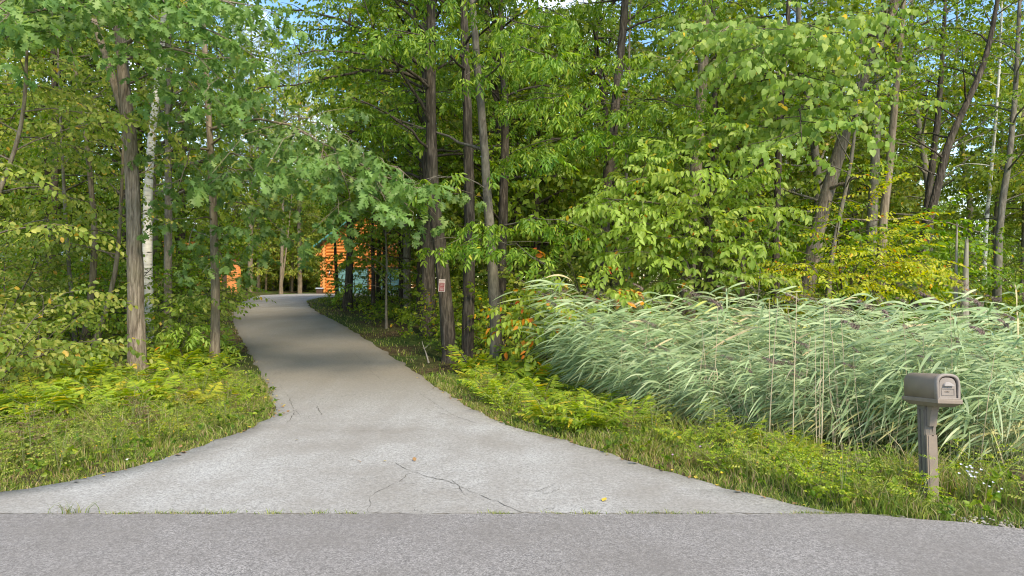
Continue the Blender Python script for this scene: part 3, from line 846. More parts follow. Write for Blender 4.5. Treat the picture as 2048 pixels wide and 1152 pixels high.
door = link('door', g.data('door', [M_BOXLIGHT]), mb)
g = Geo()    # raised panel frame on the door
for cx_, cz_, sx, sz in ((-.006, .032, .120, .006), (-.006, .088, .120, .006), (-.064, .06, .006, .056), (.052, .06, .006, .056)): g.box((cx_, yf + .001, BZ + cz_ + .014), (sx, .006, sz))
link('door_panel_frame', g.data('door_panel_frame', [M_BOXLIGHT]), door)
g = Geo()
for x_ in (-.024, -.012, 0, .010): g.box((x_ - .006, yf + .0005, BZ + .076), (.007, .005, .010))
link('embossed_mark', g.data('embossed_mark', [M_BOX]), door)
g = Geo(); a = np.linspace(0, math.pi, 9)      # half-round scoop handle
arc = np.stack([np.cos(a) * .046 - .006, np.full(9, yf - .002), BZ + .128 + np.sin(a) * .034], 1); fr = arc.copy(); fr[:, 1] -= .022; fr[:, 2] = BZ + .128 + np.sin(a) * .022
k = np.arange(8)
g.add(np.concatenate([arc, fr]), np.stack([k, k + 1, k + 10, k + 9], 1)); g.add(fr, [np.array([[0, i, i + 1] for i in range(1, 8)])]); g.add(np.concatenate([arc[[0, -1]], fr[[-1, 0]]]), np.array([[0, 1, 2, 3]]))
link('handle', g.data('handle', [plain_mat('pale_handle', (.34, .31, .295), .4, .05)], False), door)
g = Geo()    # tray and tapered skirt below
def ring(w, y0, y1, z): return [(-w / 2, y0, z), (w / 2, y0, z), (w / 2, y1, z), (-w / 2, y1, z)]
tiers = [(BW + .006, yf - .014, yb + .002, BZ + .006), (BW + .012, yf - .016, yb + .004, BZ), (BW + .012, yf - .016, yb + .004, BZ - .028), (BW - .004, yf - .004, yb - .006, BZ - .034), (BW - .05, yf + .05, yb - .07, BZ - .062), (BW - .06, yf + .06, yb - .08, BZ - .066)]
V = np.array([p for t in tiers for p in ring(*t)]); qs = []
for k in range(len(tiers) - 1):
    for i in range(4): qs.append([k * 4 + i, k * 4 + (i + 1) % 4, k * 4 + 4 + (i + 1) % 4, k * 4 + 4 + i][::-1])
qs.append([0, 1, 2, 3]); kk = 4 * (len(tiers) - 1); qs.append([kk + 3, kk + 2, kk + 1, kk])
g.add(V, np.array(qs)); link('tray', g.data('tray', [M_BOX]), mb)
g = Geo()    # post: a ribbed front cheek and two side cheeks with a groove between
g.box((0, 0, .44), (.098, .115, .90)); link('post', g.data('post', [M_BOXDARK]), mb)
g = Geo(); g.box((-.004, -.068, .295), (.098, .02, .65)); g.box((-.004, -.080, .295), (.070, .008, .64))
link('post_cheek', g.data('post_cheek', [M_BOX]), mb)
g = Geo()
for y_ in (-.03, .03): g.box((-.053, y_, .45), (.010, .034, .80))
link('side_rib', g.data('side_rib', [M_BOXDARK]), mb)
g = Geo(); w2 = .034
br = np.array([(-.060, .885), (-.150, .885), (-.128, .845), (-.110, .79), (-.100, .735), (-.094, .70), (-.060, .70)]) 
n = len(br); V = np.concatenate([np.column_stack([np.full(n, -w2), br]), np.column_stack([np.full(n, w2), br])])
g.add(V, [np.array([[i, (i + 1) % n, n + (i + 1) % n, n + i] for i in range(n)]), np.array([[0, i, i + 1] for i in range(1, n - 1)]), np.array([[n, n + i + 1, n + i] for i in range(1, n - 1)])])
link('bracket', g.data('bracket', [M_BOX]), mb)
g = Geo(); V, Q = tube([(-.004, -.0855, .70), (.0, -.0855, .66), (.004, -.0855, .63)], [.004, .003, .001], 4); g.add(V, Q); g.box((.002, -.0855, .615), (.014, .004, .006))
link('crack', g.data('crack', [M_GAP]), mb)

#@@TREES
# ------------------------------------------------------------------ trees that can be told apart
def tree(label, pts, wpx, Y, mat, kind, leafm, name='tree', H=13.0, crown=None, limbs=(), ds=.30, sc=1.0, sub=.55, seed=None, fork=None, cat='tree', loose=0, leafdata=None, dY=0.0, group=None, sides=12, flare=1.35, broken=False, ridge=0.0):
    """pts: trunk points (photo px), base first, at depth Y; wpx: width at the base in photo px"""
    bx_ = (pts[0][0] - CX) / FPX * Y; bz_ = float(T(bx_, Y)) - .06
    base = np.array([bx_, Y, bz_])
    p = Plant(base, kind, seed if seed is not None else int(abs(pts[0][0]) * 7 + Y * 13) % 99991, ds, sc, sub)
    W3 = [wp(x, y, Y + dY * i) - base for i, (x, y) in enumerate(pts[1:], 1)]
    W3 = [np.array([0, 0, 0.])] + W3
    r0 = wpx / FPX * Y / 2
    top = W3[-1]
    if not broken and H > top[2] + .5:
        d = norm(W3[-1] - W3[-2]) * .6 + np.array([0, 0, .6]); d = norm(d)
        W3.append(top + d * (H - top[2]) / max(d[2], .3))
    zt = np.array([w[2] for w in W3]); rad = r0 * (1 - .72 * np.clip(zt / max(H, 1), 0, 1)); rad[0] *= flare
    W3 = [W3[0], W3[0] * .85 + W3[1] * .15 if len(W3) else W3[1]] + W3[1:]; rad = np.concatenate([[rad[0]], [r0 * 1.02], rad[1:]])
    if zt[1] < .8: W3.pop(1); rad = np.delete(rad, 1)
    A = p.trunk(W3, rad, 30 if ridge else sides, ridge=ridge)
    if broken:    # splintered top
        for k in range(7):
            a = k * .9; o = A[-1, :3] + np.array([math.cos(a), math.sin(a), 0]) * A[-1, 3] * .7
            p.wood.tube([o - [0, 0, .1], o + [0, 0, p.r.uniform(.04, .22)]], [A[-1, 3] * .35, .004], 4)
    for f in (fork or []):
        fp = [wp(x, y, Y + dd) - base for x, y, dd in f['pts']]
        e = norm(fp[-1] - fp[-2]); fp.append(fp[-1] + norm(e + np.array([0, 0, .3])) * f.get('ext', 3.0))
        r1 = f['w'] / FPX * Y / 2
        p.trunk(fp, np.linspace(r1, r1 * .45, len(fp)), 10)
    for c in (crown or []): p.auto(A, **c)
    for l in limbs:
        q = dict(l); pp = q.pop('pts'); r_ = q.pop('r', .03); p.limb_px(pp, r_, **q)
    return p.finish(name, label, cat, leafm, mat, group, loose=loose, leafdata=leafdata)

oak_leaf = mesh_data('leaf', OAK_LEAF[0], [OAK_LEAF[1]], [M_OAK], None, True)
heart_leaf = mesh_data('leaf', HEART_LEAF[0], [HEART_LEAF[1]], [M_BASS], None, True)
dog_leaf = mesh_data('leaf', DOG_LEAF[0], [DOG_LEAF[1]], [M_DOGWOOD], None, True)
C = lambda h0, h1, n, L, **k: dict(h0=h0, h1=h1, n=n, Lmax=L, **k)

tree('stout forked oak with ridged brown bark standing in ferns left of the driveway', [(275, 748), (272, 600), (267, 420), (262, 300), (254, 215), (249, 190), (243, 100), (236, 40)], 33, 14.5, M_OAKBARK, 'oak', M_OAK, 'oak_tree', 13,
     [C(7.2, 12.5, 14, 4.0, el=(0, 30), droop=.12)],
     limbs=[dict(pts=[(240, 20, 14.4), (300, -20, 13), (380, -20, 12), (470, 10, 11.4)], r=.05), dict(pts=[(236, 0, 14.4), (160, -30, 13), (80, -20, 12), (-20, 20, 11)], r=.05),
            dict(pts=[(245, 90, 14.4), (310, 40, 12.6), (370, 40, 11.8), (440, 70, 11.4)], r=.04), dict(pts=[(192, 20, 14.3), (120, 10, 12.5), (50, 20, 11.5), (-10, 50, 11)], r=.04),
            dict(pts=[(240, 0, 14.4), (200, -50, 12.6), (160, -50, 11.4), (130, -15, 10.8)], r=.04), dict(pts=[(240, 0, 14.4), (260, -50, 12.6), (290, -50, 11.5), (330, -5, 10.9)], r=.04), dict(pts=[(240, -10, 14.4), (230, -60, 12.6), (220, -60, 11.5), (215, -25, 10.9)], r=.04),
            dict(pts=[(250, 170, 14.5), (320, 140, 14), (360, 150, 13.5), (410, 190, 13)], r=.03), dict(pts=[(250, 120, 14.5), (330, 85, 13), (400, 110, 12.5), (450, 170, 12)], r=.03), dict(pts=[(192, 20, 14.3), (90, 40, 13), (30, 60, 12), (-30, 100, 11.5)], r=.03)],
     ds=.25, sc=1.2, loose=300, leafdata=oak_leaf, fork=[dict(pts=[(259, 250, 0), (232, 180, 0), (215, 120, .2), (192, 58, .5)], w=20)], seed=11, ridge=.055)
tree('slim grey-brown oak with lobed leaves beside the left edge of the driveway', [(429, 728), (432, 640), (430, 520), (424, 380), (419, 250), (411, 120), (404, 0)], 18, 15.6, M_WARMBARK, 'oak', M_OAK, 'oak_tree', 12,
     [C(8.2, 11.5, 8, 2.5, el=(0, 30))],
     limbs=[dict(pts=[(421, 300, 15.6), (380, 290, 15), (372, 320, 14.4), (355, 380, 14)], r=.03), dict(pts=[(422, 320, 15.6), (470, 300, 15), (510, 330, 14.6), (545, 390, 14.4)], r=.03),
            dict(pts=[(426, 420, 15.6), (470, 400, 15), (520, 420, 14.6), (560, 455, 14.4)], r=.02), dict(pts=[(427, 440, 15.6), (390, 430, 15), (385, 460, 14.6), (372, 500, 14.4)], r=.02),
            dict(pts=[(415, 200, 15.6), (460, 180, 15), (500, 210, 14.6), (530, 260, 14.4)], r=.025), dict(pts=[(428, 480, 15.6), (470, 455, 15.2), (500, 470, 15), (530, 505, 14.8)], r=.02),
            dict(pts=[(417, 220, 15.6), (390, 190, 15), (365, 205, 14.6), (350, 250, 14.4)], r=.025), dict(pts=[(421, 290, 15.6), (470, 250, 14.9), (520, 265, 14.4), (580, 300, 14.2)], r=.03),
            dict(pts=[(430, 510, 15.6), (450, 500, 15.0), (430, 520, 14.6), (410, 545, 14.4)], r=.015), dict(pts=[(424, 350, 15.6), (450, 330, 14.8), (480, 340, 14.2), (500, 400, 13.9)], r=.02),
            dict(pts=[(420, 260, 15.6), (500, 235, 14.6), (580, 250, 13.8), (640, 280, 13.3), (720, 330, 13), (790, 365, 12.8), (860, 385, 12.7)], r=.035, start=.4, n=14), dict(pts=[(620, 270, 13.6), (670, 330, 13.3), (710, 390, 13.1), (700, 440, 13)], r=.016),
            dict(pts=[(740, 345, 13.0), (790, 395, 12.9), (830, 420, 12.8), (820, 450, 12.7)], r=.014), dict(pts=[(560, 250, 14), (600, 225, 13.6), (625, 240, 13.4), (660, 260, 13.2)], r=.014), dict(pts=[(600, 265, 13.6), (600, 300, 13.3), (580, 330, 13.1), (560, 350, 13)], r=.012),
            dict(pts=[(700, 315, 13.1), (740, 310, 12.8), (790, 330, 12.6), (830, 360, 12.5)], r=.012), dict(pts=[(660, 290, 13.2), (690, 350, 12.8), (740, 380, 12.6), (770, 420, 12.5)], r=.012), dict(pts=[(590, 255, 13.7), (640, 240, 13.2), (690, 270, 12.9), (720, 290, 12.8)], r=.012), dict(pts=[(620, 275, 13.4), (650, 320, 13), (690, 400, 12.8), (670, 450, 12.7)], r=.012)], ds=.25, sc=1.2, loose=300, leafdata=oak_leaf, seed=21)
tree('white paper birch with black scars close behind the stout forked oak', [(296, 590), (294, 480), (296, 380), (303, 270), (313, 190), (322, 110), (334, -40)], 21, 19.0, M_BIRCH, 'maple', M_MAPLE, 'birch_tree', 14, [C(8.5, 13.5, 12, 2.6)], seed=41)
tree('straight grey tree between the white birch and the driveway', [(335, 655), (336, 520), (337, 380), (336, 240), (338, 60)], 17, 20.5, M_GREYBARK, 'maple', M_MAPLE, 'maple_tree', 14, [C(3.2, 13, 30, 3.0, droop=.12)], seed=51)
tree('thin wavy tree leaning left on the near left side of the woods', [(168, 690), (182, 600), (192, 480), (183, 380), (172, 270), (158, 170), (133, 70)], 14, 17.5, M_WARMBARK, 'maple', M_MAPLE, 'maple_tree', 10, [C(4.5, 10, 18, 2.4, droop=.1)], seed=61)
tree('crooked bent tree stem curving right just left of the forked oak', [(185, 715), (205, 640), (232, 560), (238, 480), (243, 400)], 11, 16.5, M_WARMBARK, 'vib', M_VIBURN, 'sapling', 6.5, [C(2.0, 6.3, 14, 1.8)], sc=1.3, seed=71)
tree('slender straight sapling at the left with layered pale leaves', [(152, 670), (140, 560), (131, 450), (126, 330), (118, 180)], 9, 17.0, M_GREYBARK, 'vib', M_VIBURN, 'sapling', 8.5, [C(2.3, 8, 24, 2.3, el=(-5, 20), droop=.04)], sc=1.35, ds=.26, seed=81)
tree('dark slanting trunk at the far left edge crossing toward the right', [(-60, 640), (-20, 420), (18, 335), (45, 270), (52, 160)], 13, 13.0, M_WARMBARK, 'vib', M_VIBURN, 'tree', 7.5, [C(2.2, 7.2, 22, 2.6, el=(-5, 25), droop=.08)], sc=1.4, ds=.26, seed=91)
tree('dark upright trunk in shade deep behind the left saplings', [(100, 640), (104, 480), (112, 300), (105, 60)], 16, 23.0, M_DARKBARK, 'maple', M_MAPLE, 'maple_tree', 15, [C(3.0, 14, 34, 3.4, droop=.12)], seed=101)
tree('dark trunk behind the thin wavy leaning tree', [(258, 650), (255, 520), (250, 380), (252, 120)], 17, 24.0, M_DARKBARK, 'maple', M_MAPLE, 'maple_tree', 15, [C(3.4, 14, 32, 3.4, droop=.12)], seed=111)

# centre group, right of the driveway
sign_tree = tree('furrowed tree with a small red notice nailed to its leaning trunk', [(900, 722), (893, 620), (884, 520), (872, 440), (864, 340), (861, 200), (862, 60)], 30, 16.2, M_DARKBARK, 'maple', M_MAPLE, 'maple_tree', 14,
     [C(5.4, 13, 24, 4.2, droop=.12)], limbs=[dict(pts=[(862, 300, 16.2), (800, 240, 15.5), (720, 200, 15), (640, 190, 14.6)], r=.04), dict(pts=[(862, 180, 16.2), (790, 120, 15.3), (690, 90, 14.5), (590, 110, 14)], r=.045)], seed=121, ridge=.07)
tree('rough-barked straight trunk second to the right of the notice tree', [(935, 725), (937, 600), (940, 460), (937, 300), (932, 150), (928, 20)], 25, 16.4, M_DARKBARK, 'hick', M_HICK, 'hickory_tree', 14, [C(6.6, 13, 11, 3.2, droop=.12)],
     limbs=[dict(pts=[(932, 140, 16.4), (880, 90, 14.8), (830, 60, 14), (770, 60, 13.4)], r=.035), dict(pts=[(930, 90, 16.4), (980, 40, 14.8), (1030, 30, 14), (1080, 60, 13.4)], r=.035)], seed=131, ridge=.07)
tree('smooth dull grey trunk nearest the reeds in the middle clump', [(994, 742), (991, 640), (984, 520), (975, 400), (968, 280), (960, 180), (948, 60)], 23, 15.0, M_BEECHBARK, 'hick', M_HICK, 'hickory_tree', 13, [C(7.6, 12.5, 9, 3.0, droop=.12)],
     limbs=[dict(pts=[(978, 460, 15), (1030, 440, 14.2), (1090, 430, 13.6), (1150, 450, 13.4)], r=.022), dict(pts=[(980, 490, 15), (1010, 480, 14), (1060, 500, 13.5), (1090, 530, 13.4)], r=.018),
            dict(pts=[(982, 500, 15), (960, 480, 14.2), (925, 470, 13.6), (900, 490, 13.3)], r=.016),
            dict(pts=[(968, 300, 15), (900, 280, 16), (830, 250, 16.5), (740, 215, 16.8)], r=.04, start=.4), dict(pts=[(974, 380, 15), (930, 350, 14.5), (880, 350, 13.9), (800, 380, 13.4)], r=.02, start=.4),
            dict(pts=[(960, 170, 15), (1010, 110, 14), (1040, 90, 13.4), (1080, 110, 13)], r=.03)], seed=141)
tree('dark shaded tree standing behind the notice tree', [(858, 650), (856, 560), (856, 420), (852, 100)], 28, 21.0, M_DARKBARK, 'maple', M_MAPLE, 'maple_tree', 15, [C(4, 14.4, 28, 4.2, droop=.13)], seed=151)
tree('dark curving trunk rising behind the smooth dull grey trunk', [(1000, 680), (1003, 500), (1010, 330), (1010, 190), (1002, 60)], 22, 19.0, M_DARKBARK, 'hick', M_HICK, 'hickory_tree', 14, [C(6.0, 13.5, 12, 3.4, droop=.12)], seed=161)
tree('dark tree with leaning top in the middle of the woods, left of the light dogwood', [(1196, 640), (1204, 500), (1213, 380), (1222, 290), (1234, 180), (1246, 60), (1256, -60)], 27, 19.0, M_DARKBARK, 'hick', M_HICK, 'hickory_tree', 15, [C(8.4, 14.6, 11, 3.2, droop=.12)],
     limbs=[dict(pts=[(1225, 270, 19), (1180, 220, 17), (1130, 190, 15.6), (1080, 190, 14.6)], r=.035), dict(pts=[(1228, 250, 19), (1270, 210, 17), (1310, 190, 15.6), (1370, 215, 14.8)], r=.03), dict(pts=[(1218, 330, 19), (1180, 290, 17), (1130, 270, 15.6), (1060, 290, 14.8)], r=.03),
            dict(pts=[(1232, 200, 19), (1200, 130, 17), (1150, 100, 16), (1090, 130, 15)], r=.03), dict(pts=[(1220, 300, 19), (1260, 275, 17), (1300, 265, 16), (1340, 290, 15.2)], r=.025)], seed=171)
tree('thin pale pole of a tree just behind the dark leaning-top tree', [(1258, 640), (1254, 480), (1252, 330), (1256, 230)], 10, 22.0, M_GREYBARK, 'maple', M_MAPLE, 'maple_tree', 11, [C(5.5, 10.6, 16, 2.6)], seed=181)
tree('broad dark-barked tree behind the light green dogwood', [(1372, 640), (1378, 520), (1388, 400), (1398, 250), (1408, 110), (1411, -20)], 32, 19.5, M_WARMBARK, 'bass', M_BASS, 'basswood_tree', 15, [C(8.6, 14.6, 10, 3.2, droop=.14)],
     limbs=[dict(pts=[(1400, 150, 19.5), (1450, 90, 17), (1500, 80, 15), (1560, 120, 13.8)], r=.04), dict(pts=[(1405, 120, 19.5), (1440, 60, 17), (1470, 40, 15), (1440, 70, 14)], r=.03)], seed=191)

# right-hand trees
tree('thick tree trunk leaning right out of the reeds, the stoutest on that side', [(1596, 640), (1622, 520), (1650, 400), (1676, 310), (1702, 230), (1738, 130), (1775, 50), (1800, -10)], 33, 19.5, M_OAKBARK, 'maple', M_MAPLE, 'maple_tree', 14, [C(6.6, 13, 20, 4.0, droop=.1)],
     limbs=[dict(pts=[(1742, 120, 19.5), (1790, 75, 18.5), (1850, 45, 17.5), (1900, 15, 17)], r=.07, start=.45), dict(pts=[(1655, 385, 19.5), (1690, 362, 19), (1730, 352, 18.6), (1765, 352, 18.2)], r=.06, start=.9, subs=False),
            dict(pts=[(1690, 250, 19.5), (1740, 200, 18.4), (1800, 190, 17.6), (1860, 160, 17)], r=.04), dict(pts=[(1660, 440, 19.5), (1740, 438, 19.2), (1860, 436, 19.4), (1930, 452, 19.5), (1975, 468, 19.4)], r=.035, start=.95, subs=False)], seed=201)
tree('slender stem running beside the stout right-leaning trunk', [(1648, 640), (1664, 500), (1680, 430), (1702, 330), (1712, 250)], 12, 18.6, M_GREYBARK, 'maple', M_MAPLE, 'maple_tree', 8.5, [C(3.5, 8.2, 14, 2.4)], seed=211)
tree('dark upright trunk just left of the stout right-leaning trunk', [(1550, 650), (1552, 500), (1556, 340), (1560, 230), (1575, 60)], 18, 18.0, M_DARKBARK, 'bass', M_BASS, 'basswood_tree', 12, [C(8.2, 11.6, 8, 2.6)],
     limbs=[dict(pts=[(1560, 200, 18), (1600, 150, 15.6), (1600, 140, 14), (1630, 170, 13.2)], r=.035), dict(pts=[(1560, 240, 18), (1610, 210, 15.6), (1600, 225, 14), (1605, 280, 13.2)], r=.035), dict(pts=[(1565, 150, 18), (1540, 90, 15.6), (1520, 80, 14), (1500, 110, 13.2)], r=.03),
            dict(pts=[(1570, 90, 18), (1620, 50, 15.6), (1620, 50, 14), (1640, 90, 13.3)], r=.03), dict(pts=[(1558, 280, 18), (1590, 250, 15.6), (1570, 250, 14), (1540, 290, 13.4)], r=.03), dict(pts=[(1570, 110, 18), (1590, 60, 15.6), (1590, 50, 14), (1570, 60, 13.3)], r=.03)], ds=.25, sc=1.15, loose=300, leafdata=heart_leaf, seed=221)
tree('sinuous tree standing upright amid the reeds right of the stout leaning trunk', [(1754, 650), (1762, 520), (1766, 430), (1780, 330), (1786, 240), (1796, 140), (1808, 0)], 21, 18.0, M_WARMBARK, 'maple', M_MAPLE, 'maple_tree', 12, [C(5.2, 11.4, 8, 2.4, droop=.1)], seed=231)
tree('tree with an S-curved trunk against the blue sky gap', [(1822, 640), (1836, 540), (1852, 460), (1876, 380), (1886, 320), (1906, 260), (1950, 175), (1975, 110)], 22, 20.0, M_DARKBARK, 'small', M_MAPLE, 'maple_tree', 11, [C(4.6, 10.6, 14, 2.2)], seed=241)
tree('dark straight companion trunk left of the S-curved tree', [(1836, 640), (1848, 480), (1858, 380), (1872, 270), (1882, 170)], 18, 22.0, M_DARKBARK, 'small', M_MAPLE, 'maple_tree', 12, [C(5.6, 11.6, 11, 2.0)], seed=251)
tree('slim white birch at the right against the sky', [(1966, 600), (1972, 450), (1980, 370), (1990, 260), (1998, 150), (2003, 40)], 9, 26.0, M_BIRCH, 'small', M_MAPLE, 'birch_tree', 14, [C(5.5, 13.6, 14, 2.2)], seed=261)
tree('grey leaning tree right of the slim white birch', [(1992, 620), (1996, 500), (2004, 400), (2018, 330), (2030, 200)], 17, 22.0, M_GREYBARK, 'maple', M_MAPLE, 'maple_tree', 12, [C(3.5, 11.6, 17, 2.4)], seed=271)
tree('grey straight tree between the sinuous tree and the stout leaning trunk', [(1735, 640), (1742, 480), (1750, 330), (1756, 150), (1770, -20)], 24, 23.0, M_GREYBARK, 'small', M_MAPLE, 'maple_tree', 14, [C(7.5, 13.6, 10, 2.4)], seed=281)
tree('broken snag with a jagged top rising from the reeds near the mailbox', [(1926, 650), (1930, 580), (1934, 486)], 21, 15.5, M_DEADWOOD, 'maple', M_MAPLE, 'snag', 3, broken=True, cat='dead tree', seed=291)
tree('thin dead stub standing just left of the broken snag', [(1911, 645), (1911, 560), (1914, 459)], 11, 15.7, M_DEADWOOD, 'maple', M_MAPLE, 'snag', 3, broken=True, cat='dead tree', seed=292)
tree('dead leaning trunk sloping up to the right behind the light dogwood', [(1478, 620), (1490, 400), (1512, 310), (1532, 285)], 16, 21.0, M_DARKBARK, 'maple', M_MAPLE, 'snag', 5, broken=True, cat='dead tree', seed=293)

# trees by the bend of the driveway, in front of the log garage
tree('dark trunk in front of the left door of the log garage', [(695, 618), (698, 560), (701, 500), (700, 380)], 17, 30.0, M_DARKBARK, 'maple', M_MAPLE, 'maple_tree', 13, [C(3.0, 12.6, 30, 4.0, droop=.11)], ds=.34, sc=1.15, seed=301)
tree('thin dark pole of a tree crossing the corner of the log garage', [(675, 598), (672, 540), (670, 480), (668, 380)], 7, 36.0, M_DARKBARK, 'maple', M_MAPLE, 'maple_tree', 11, [C(5.0, 10.8, 14, 2.6, droop=.1)], ds=.4, sc=1.2, seed=311)
tree('spindly sapling rising from the shaded bank right of the driveway', [(773, 655), (772, 590), (774, 520), (770, 440)], 5, 22.5, M_GREYBARK, 'maple', M_MAPLE, 'sapling', 6.5, [C(1.3, 6.3, 24, 2.0)], seed=321)
tree('leafy young tree screening the middle of the log garage', [(746, 620), (747, 560), (744, 480), (748, 400)], 8, 29.5, M_DARKBARK, 'maple', M_MAPLE, 'maple_tree', 9, [C(2.4, 8.8, 22, 2.5, droop=.1)], ds=.33, sc=1.1, seed=331)
tree('dark trunk in front of the right door of the log garage', [(757, 610), (756, 560), (759, 480)], 10, 33.0, M_DARKBARK, 'maple', M_MAPLE, 'maple_tree', 12, [C(4.6, 11.6, 18, 3.4, droop=.1)], ds=.38, sc=1.2, seed=341)
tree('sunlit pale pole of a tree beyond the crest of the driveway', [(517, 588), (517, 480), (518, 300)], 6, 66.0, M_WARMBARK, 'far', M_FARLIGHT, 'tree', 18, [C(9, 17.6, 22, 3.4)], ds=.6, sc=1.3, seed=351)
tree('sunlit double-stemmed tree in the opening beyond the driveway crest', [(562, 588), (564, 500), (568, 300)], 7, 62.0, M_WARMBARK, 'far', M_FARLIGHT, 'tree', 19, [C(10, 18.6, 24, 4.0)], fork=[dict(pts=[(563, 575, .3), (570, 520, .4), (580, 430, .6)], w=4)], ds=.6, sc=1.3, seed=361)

#@@SHRUBS
# ------------------------------------------------------------------ shrubs and saplings
def shrub(label, px, Y, kind, leafm, h, rad, nst, name='shrub', cat='shrub', ds=.24, sc=1.0, seed=0, limbs=(), group=None, loose=0, leafdata=None, mat=None, zoff=0, el=(10, 70), sub=.5):
    bx_ = (px - CX) / FPX * Y
    base = np.array([bx_, Y, float(T(bx_, Y)) - .03 + zoff]); p = Plant(base, kind, seed, ds, sc, sub)
    for i in range(nst):
        a = 2 * math.pi * (i + p.r.uniform(0, .8)) / nst; e = R(p.r.uniform(*el))
        d = np.array([math.cos(a) * math.cos(e), math.sin(a) * math.cos(e), math.sin(e)]); L = min(h / max(math.sin(e), .2), rad / max(math.cos(e), .2)) * p.r.uniform(.75, 1.1)
        pts = [np.array([math.cos(a), math.sin(a), 0]) * .05]
        for s in range(6):
            pts.append(pts[-1] + d * L / 6); d = norm(d + p.r.normal(0, .12, 3) + np.array([0, 0, -.07]))
        p.branch(pts, .008 + .006 * L, .2)
    for l in limbs:
        q = dict(l); pp = q.pop('pts'); r_ = q.pop('r', .015); p.limb_px(pp, r_, **q)
    return p.finish(name, label, cat, leafm, mat or M_TWIG, group, trunk='stem', loose=loose, leafdata=leafdata)

D_ = 14.6
shrub('large light yellow-green dogwood with some orange leaves left above the reeds', 1395, 15.2, 'dog', M_DOGWOOD, 1.5, .9, 5, ds=.21, sc=1.25, seed=401, loose=300, leafdata=dog_leaf, limbs=[
    dict(pts=[(1395, 620, 15.2), (1380, 480, 15), (1330, 400, 14.4), (1250, 385, 13.9), (1180, 410, 13.6)], r=.03), dict(pts=[(1395, 620, 15.2), (1400, 480, 15), (1410, 380, 14.6), (1460, 340, 14.2), (1530, 350, 13.9)], r=.03),
    dict(pts=[(1395, 620, 15.2), (1390, 450, 15), (1350, 350, 14.5), (1300, 330, 14.1), (1230, 370, 13.8)], r=.03), dict(pts=[(1398, 560, 15.2), (1420, 440, 14.8), (1480, 400, 14.3), (1550, 420, 14)], r=.025),
    dict(pts=[(1398, 600, 15.2), (1370, 480, 14.6), (1300, 440, 14), (1220, 455, 13.6)], r=.02), dict(pts=[(1398, 600, 15.2), (1430, 500, 14.6), (1490, 470, 14.2), (1545, 490, 14)], r=.02),
    dict(pts=[(1398, 610, 15.2), (1360, 530, 14.4), (1300, 500, 13.8), (1230, 505, 13.5)], r=.02), dict(pts=[(1398, 500, 15.2), (1400, 400, 14.8), (1380, 320, 14.4), (1340, 290, 14.1)], r=.02),
    dict(pts=[(1398, 500, 15.2), (1430, 360, 14.8), (1480, 280, 14.4), (1500, 250, 14)], r=.02), dict(pts=[(1398, 580, 15.2), (1400, 500, 14.2), (1370, 470, 13.7), (1330, 475, 13.5)], r=.02),
    dict(pts=[(1398, 560, 15.2), (1430, 440, 14.2), (1410, 400, 13.7), (1380, 405, 13.4)], r=.02), dict(pts=[(1398, 620, 15.2), (1440, 560, 14.2), (1490, 540, 13.9), (1530, 560, 13.7)], r=.02)])
shrub('low dogwood with orange-tipped leaves drooping over the left end of the reeds', 1170, 14.3, 'dog', M_DOGTURN, 1.2, .9, 5, ds=.21, sc=1.2, seed=411, limbs=[
    dict(pts=[(1175, 690, 14.3), (1170, 600, 14), (1130, 580, 13.5), (1070, 590, 13.2)], r=.02), dict(pts=[(1175, 690, 14.3), (1150, 640, 13.8), (1090, 620, 13.3), (1030, 650, 13)], r=.02), dict(pts=[(1175, 690, 14.3), (1140, 660, 13.6), (1090, 660, 13.2), (1045, 690, 13)], r=.02),
    dict(pts=[(1175, 690, 14.3), (1190, 600, 13.9), (1220, 570, 13.5), (1250, 590, 13.2)], r=.02)])
shrub('yellowing shrub spreading level boughs in front of the stout leaning trunk', 1700, 16.4, 'small', M_YELLOW, 1.6, 1.0, 5, ds=.19, sc=1.4, sub=.36, seed=421, limbs=[
    dict(pts=[(1700, 640, 16.4), (1715, 560, 16), (1770, 520, 15.6), (1850, 520, 15.3)], r=.02), dict(pts=[(1700, 640, 16.4), (1700, 540, 16), (1740, 480, 15.6), (1795, 450, 15.2)], r=.02), dict(pts=[(1700, 640, 16.4), (1680, 560, 16), (1630, 525, 15.6), (1560, 530, 15.3)], r=.02),
    dict(pts=[(1700, 640, 16.4), (1720, 600, 15.8), (1770, 580, 15.3), (1830, 560, 15)], r=.02), dict(pts=[(1700, 600, 16.4), (1720, 460, 16), (1730, 400, 15.8), (1760, 380, 15.6)], r=.016),
    dict(pts=[(1700, 600, 16.4), (1740, 530, 15.8), (1790, 500, 15.4), (1870, 540, 15.1)], r=.016)])
shrub('dark green elder with compound leaves at the right edge above the reeds', 2010, 13.2, 'hick', M_HERB, 2.4, 1.0, 7, ds=.22, sc=.9, seed=431)
shrub('pale-leaved viburnum overhanging the grass at the left edge', -40, 11.0, 'vib', M_VIBURN, 1.7, 1.5, 12, ds=.2, sc=1.35, sub=.4, seed=441)
shrub('rounded viburnum with yellow-tinged leaves between the left edge and the bent stem', 70, 12.6, 'vib', M_VIBURN, 1.45, 1.3, 11, ds=.2, sc=1.35, sub=.4, seed=451)
shrub('tall shaded viburnum filling the gap left of the thin wavy tree', 0, 16.0, 'vib', M_VIBURN, 3.4, 1.3, 9, ds=.24, sc=1.35, seed=461, el=(30, 80))
shrub('leggy shrub with bare bent stems behind the crooked stem', 150, 20.5, 'vib', M_VIBURN, 2.3, 1.5, 8, ds=.24, sc=1.35, seed=471)
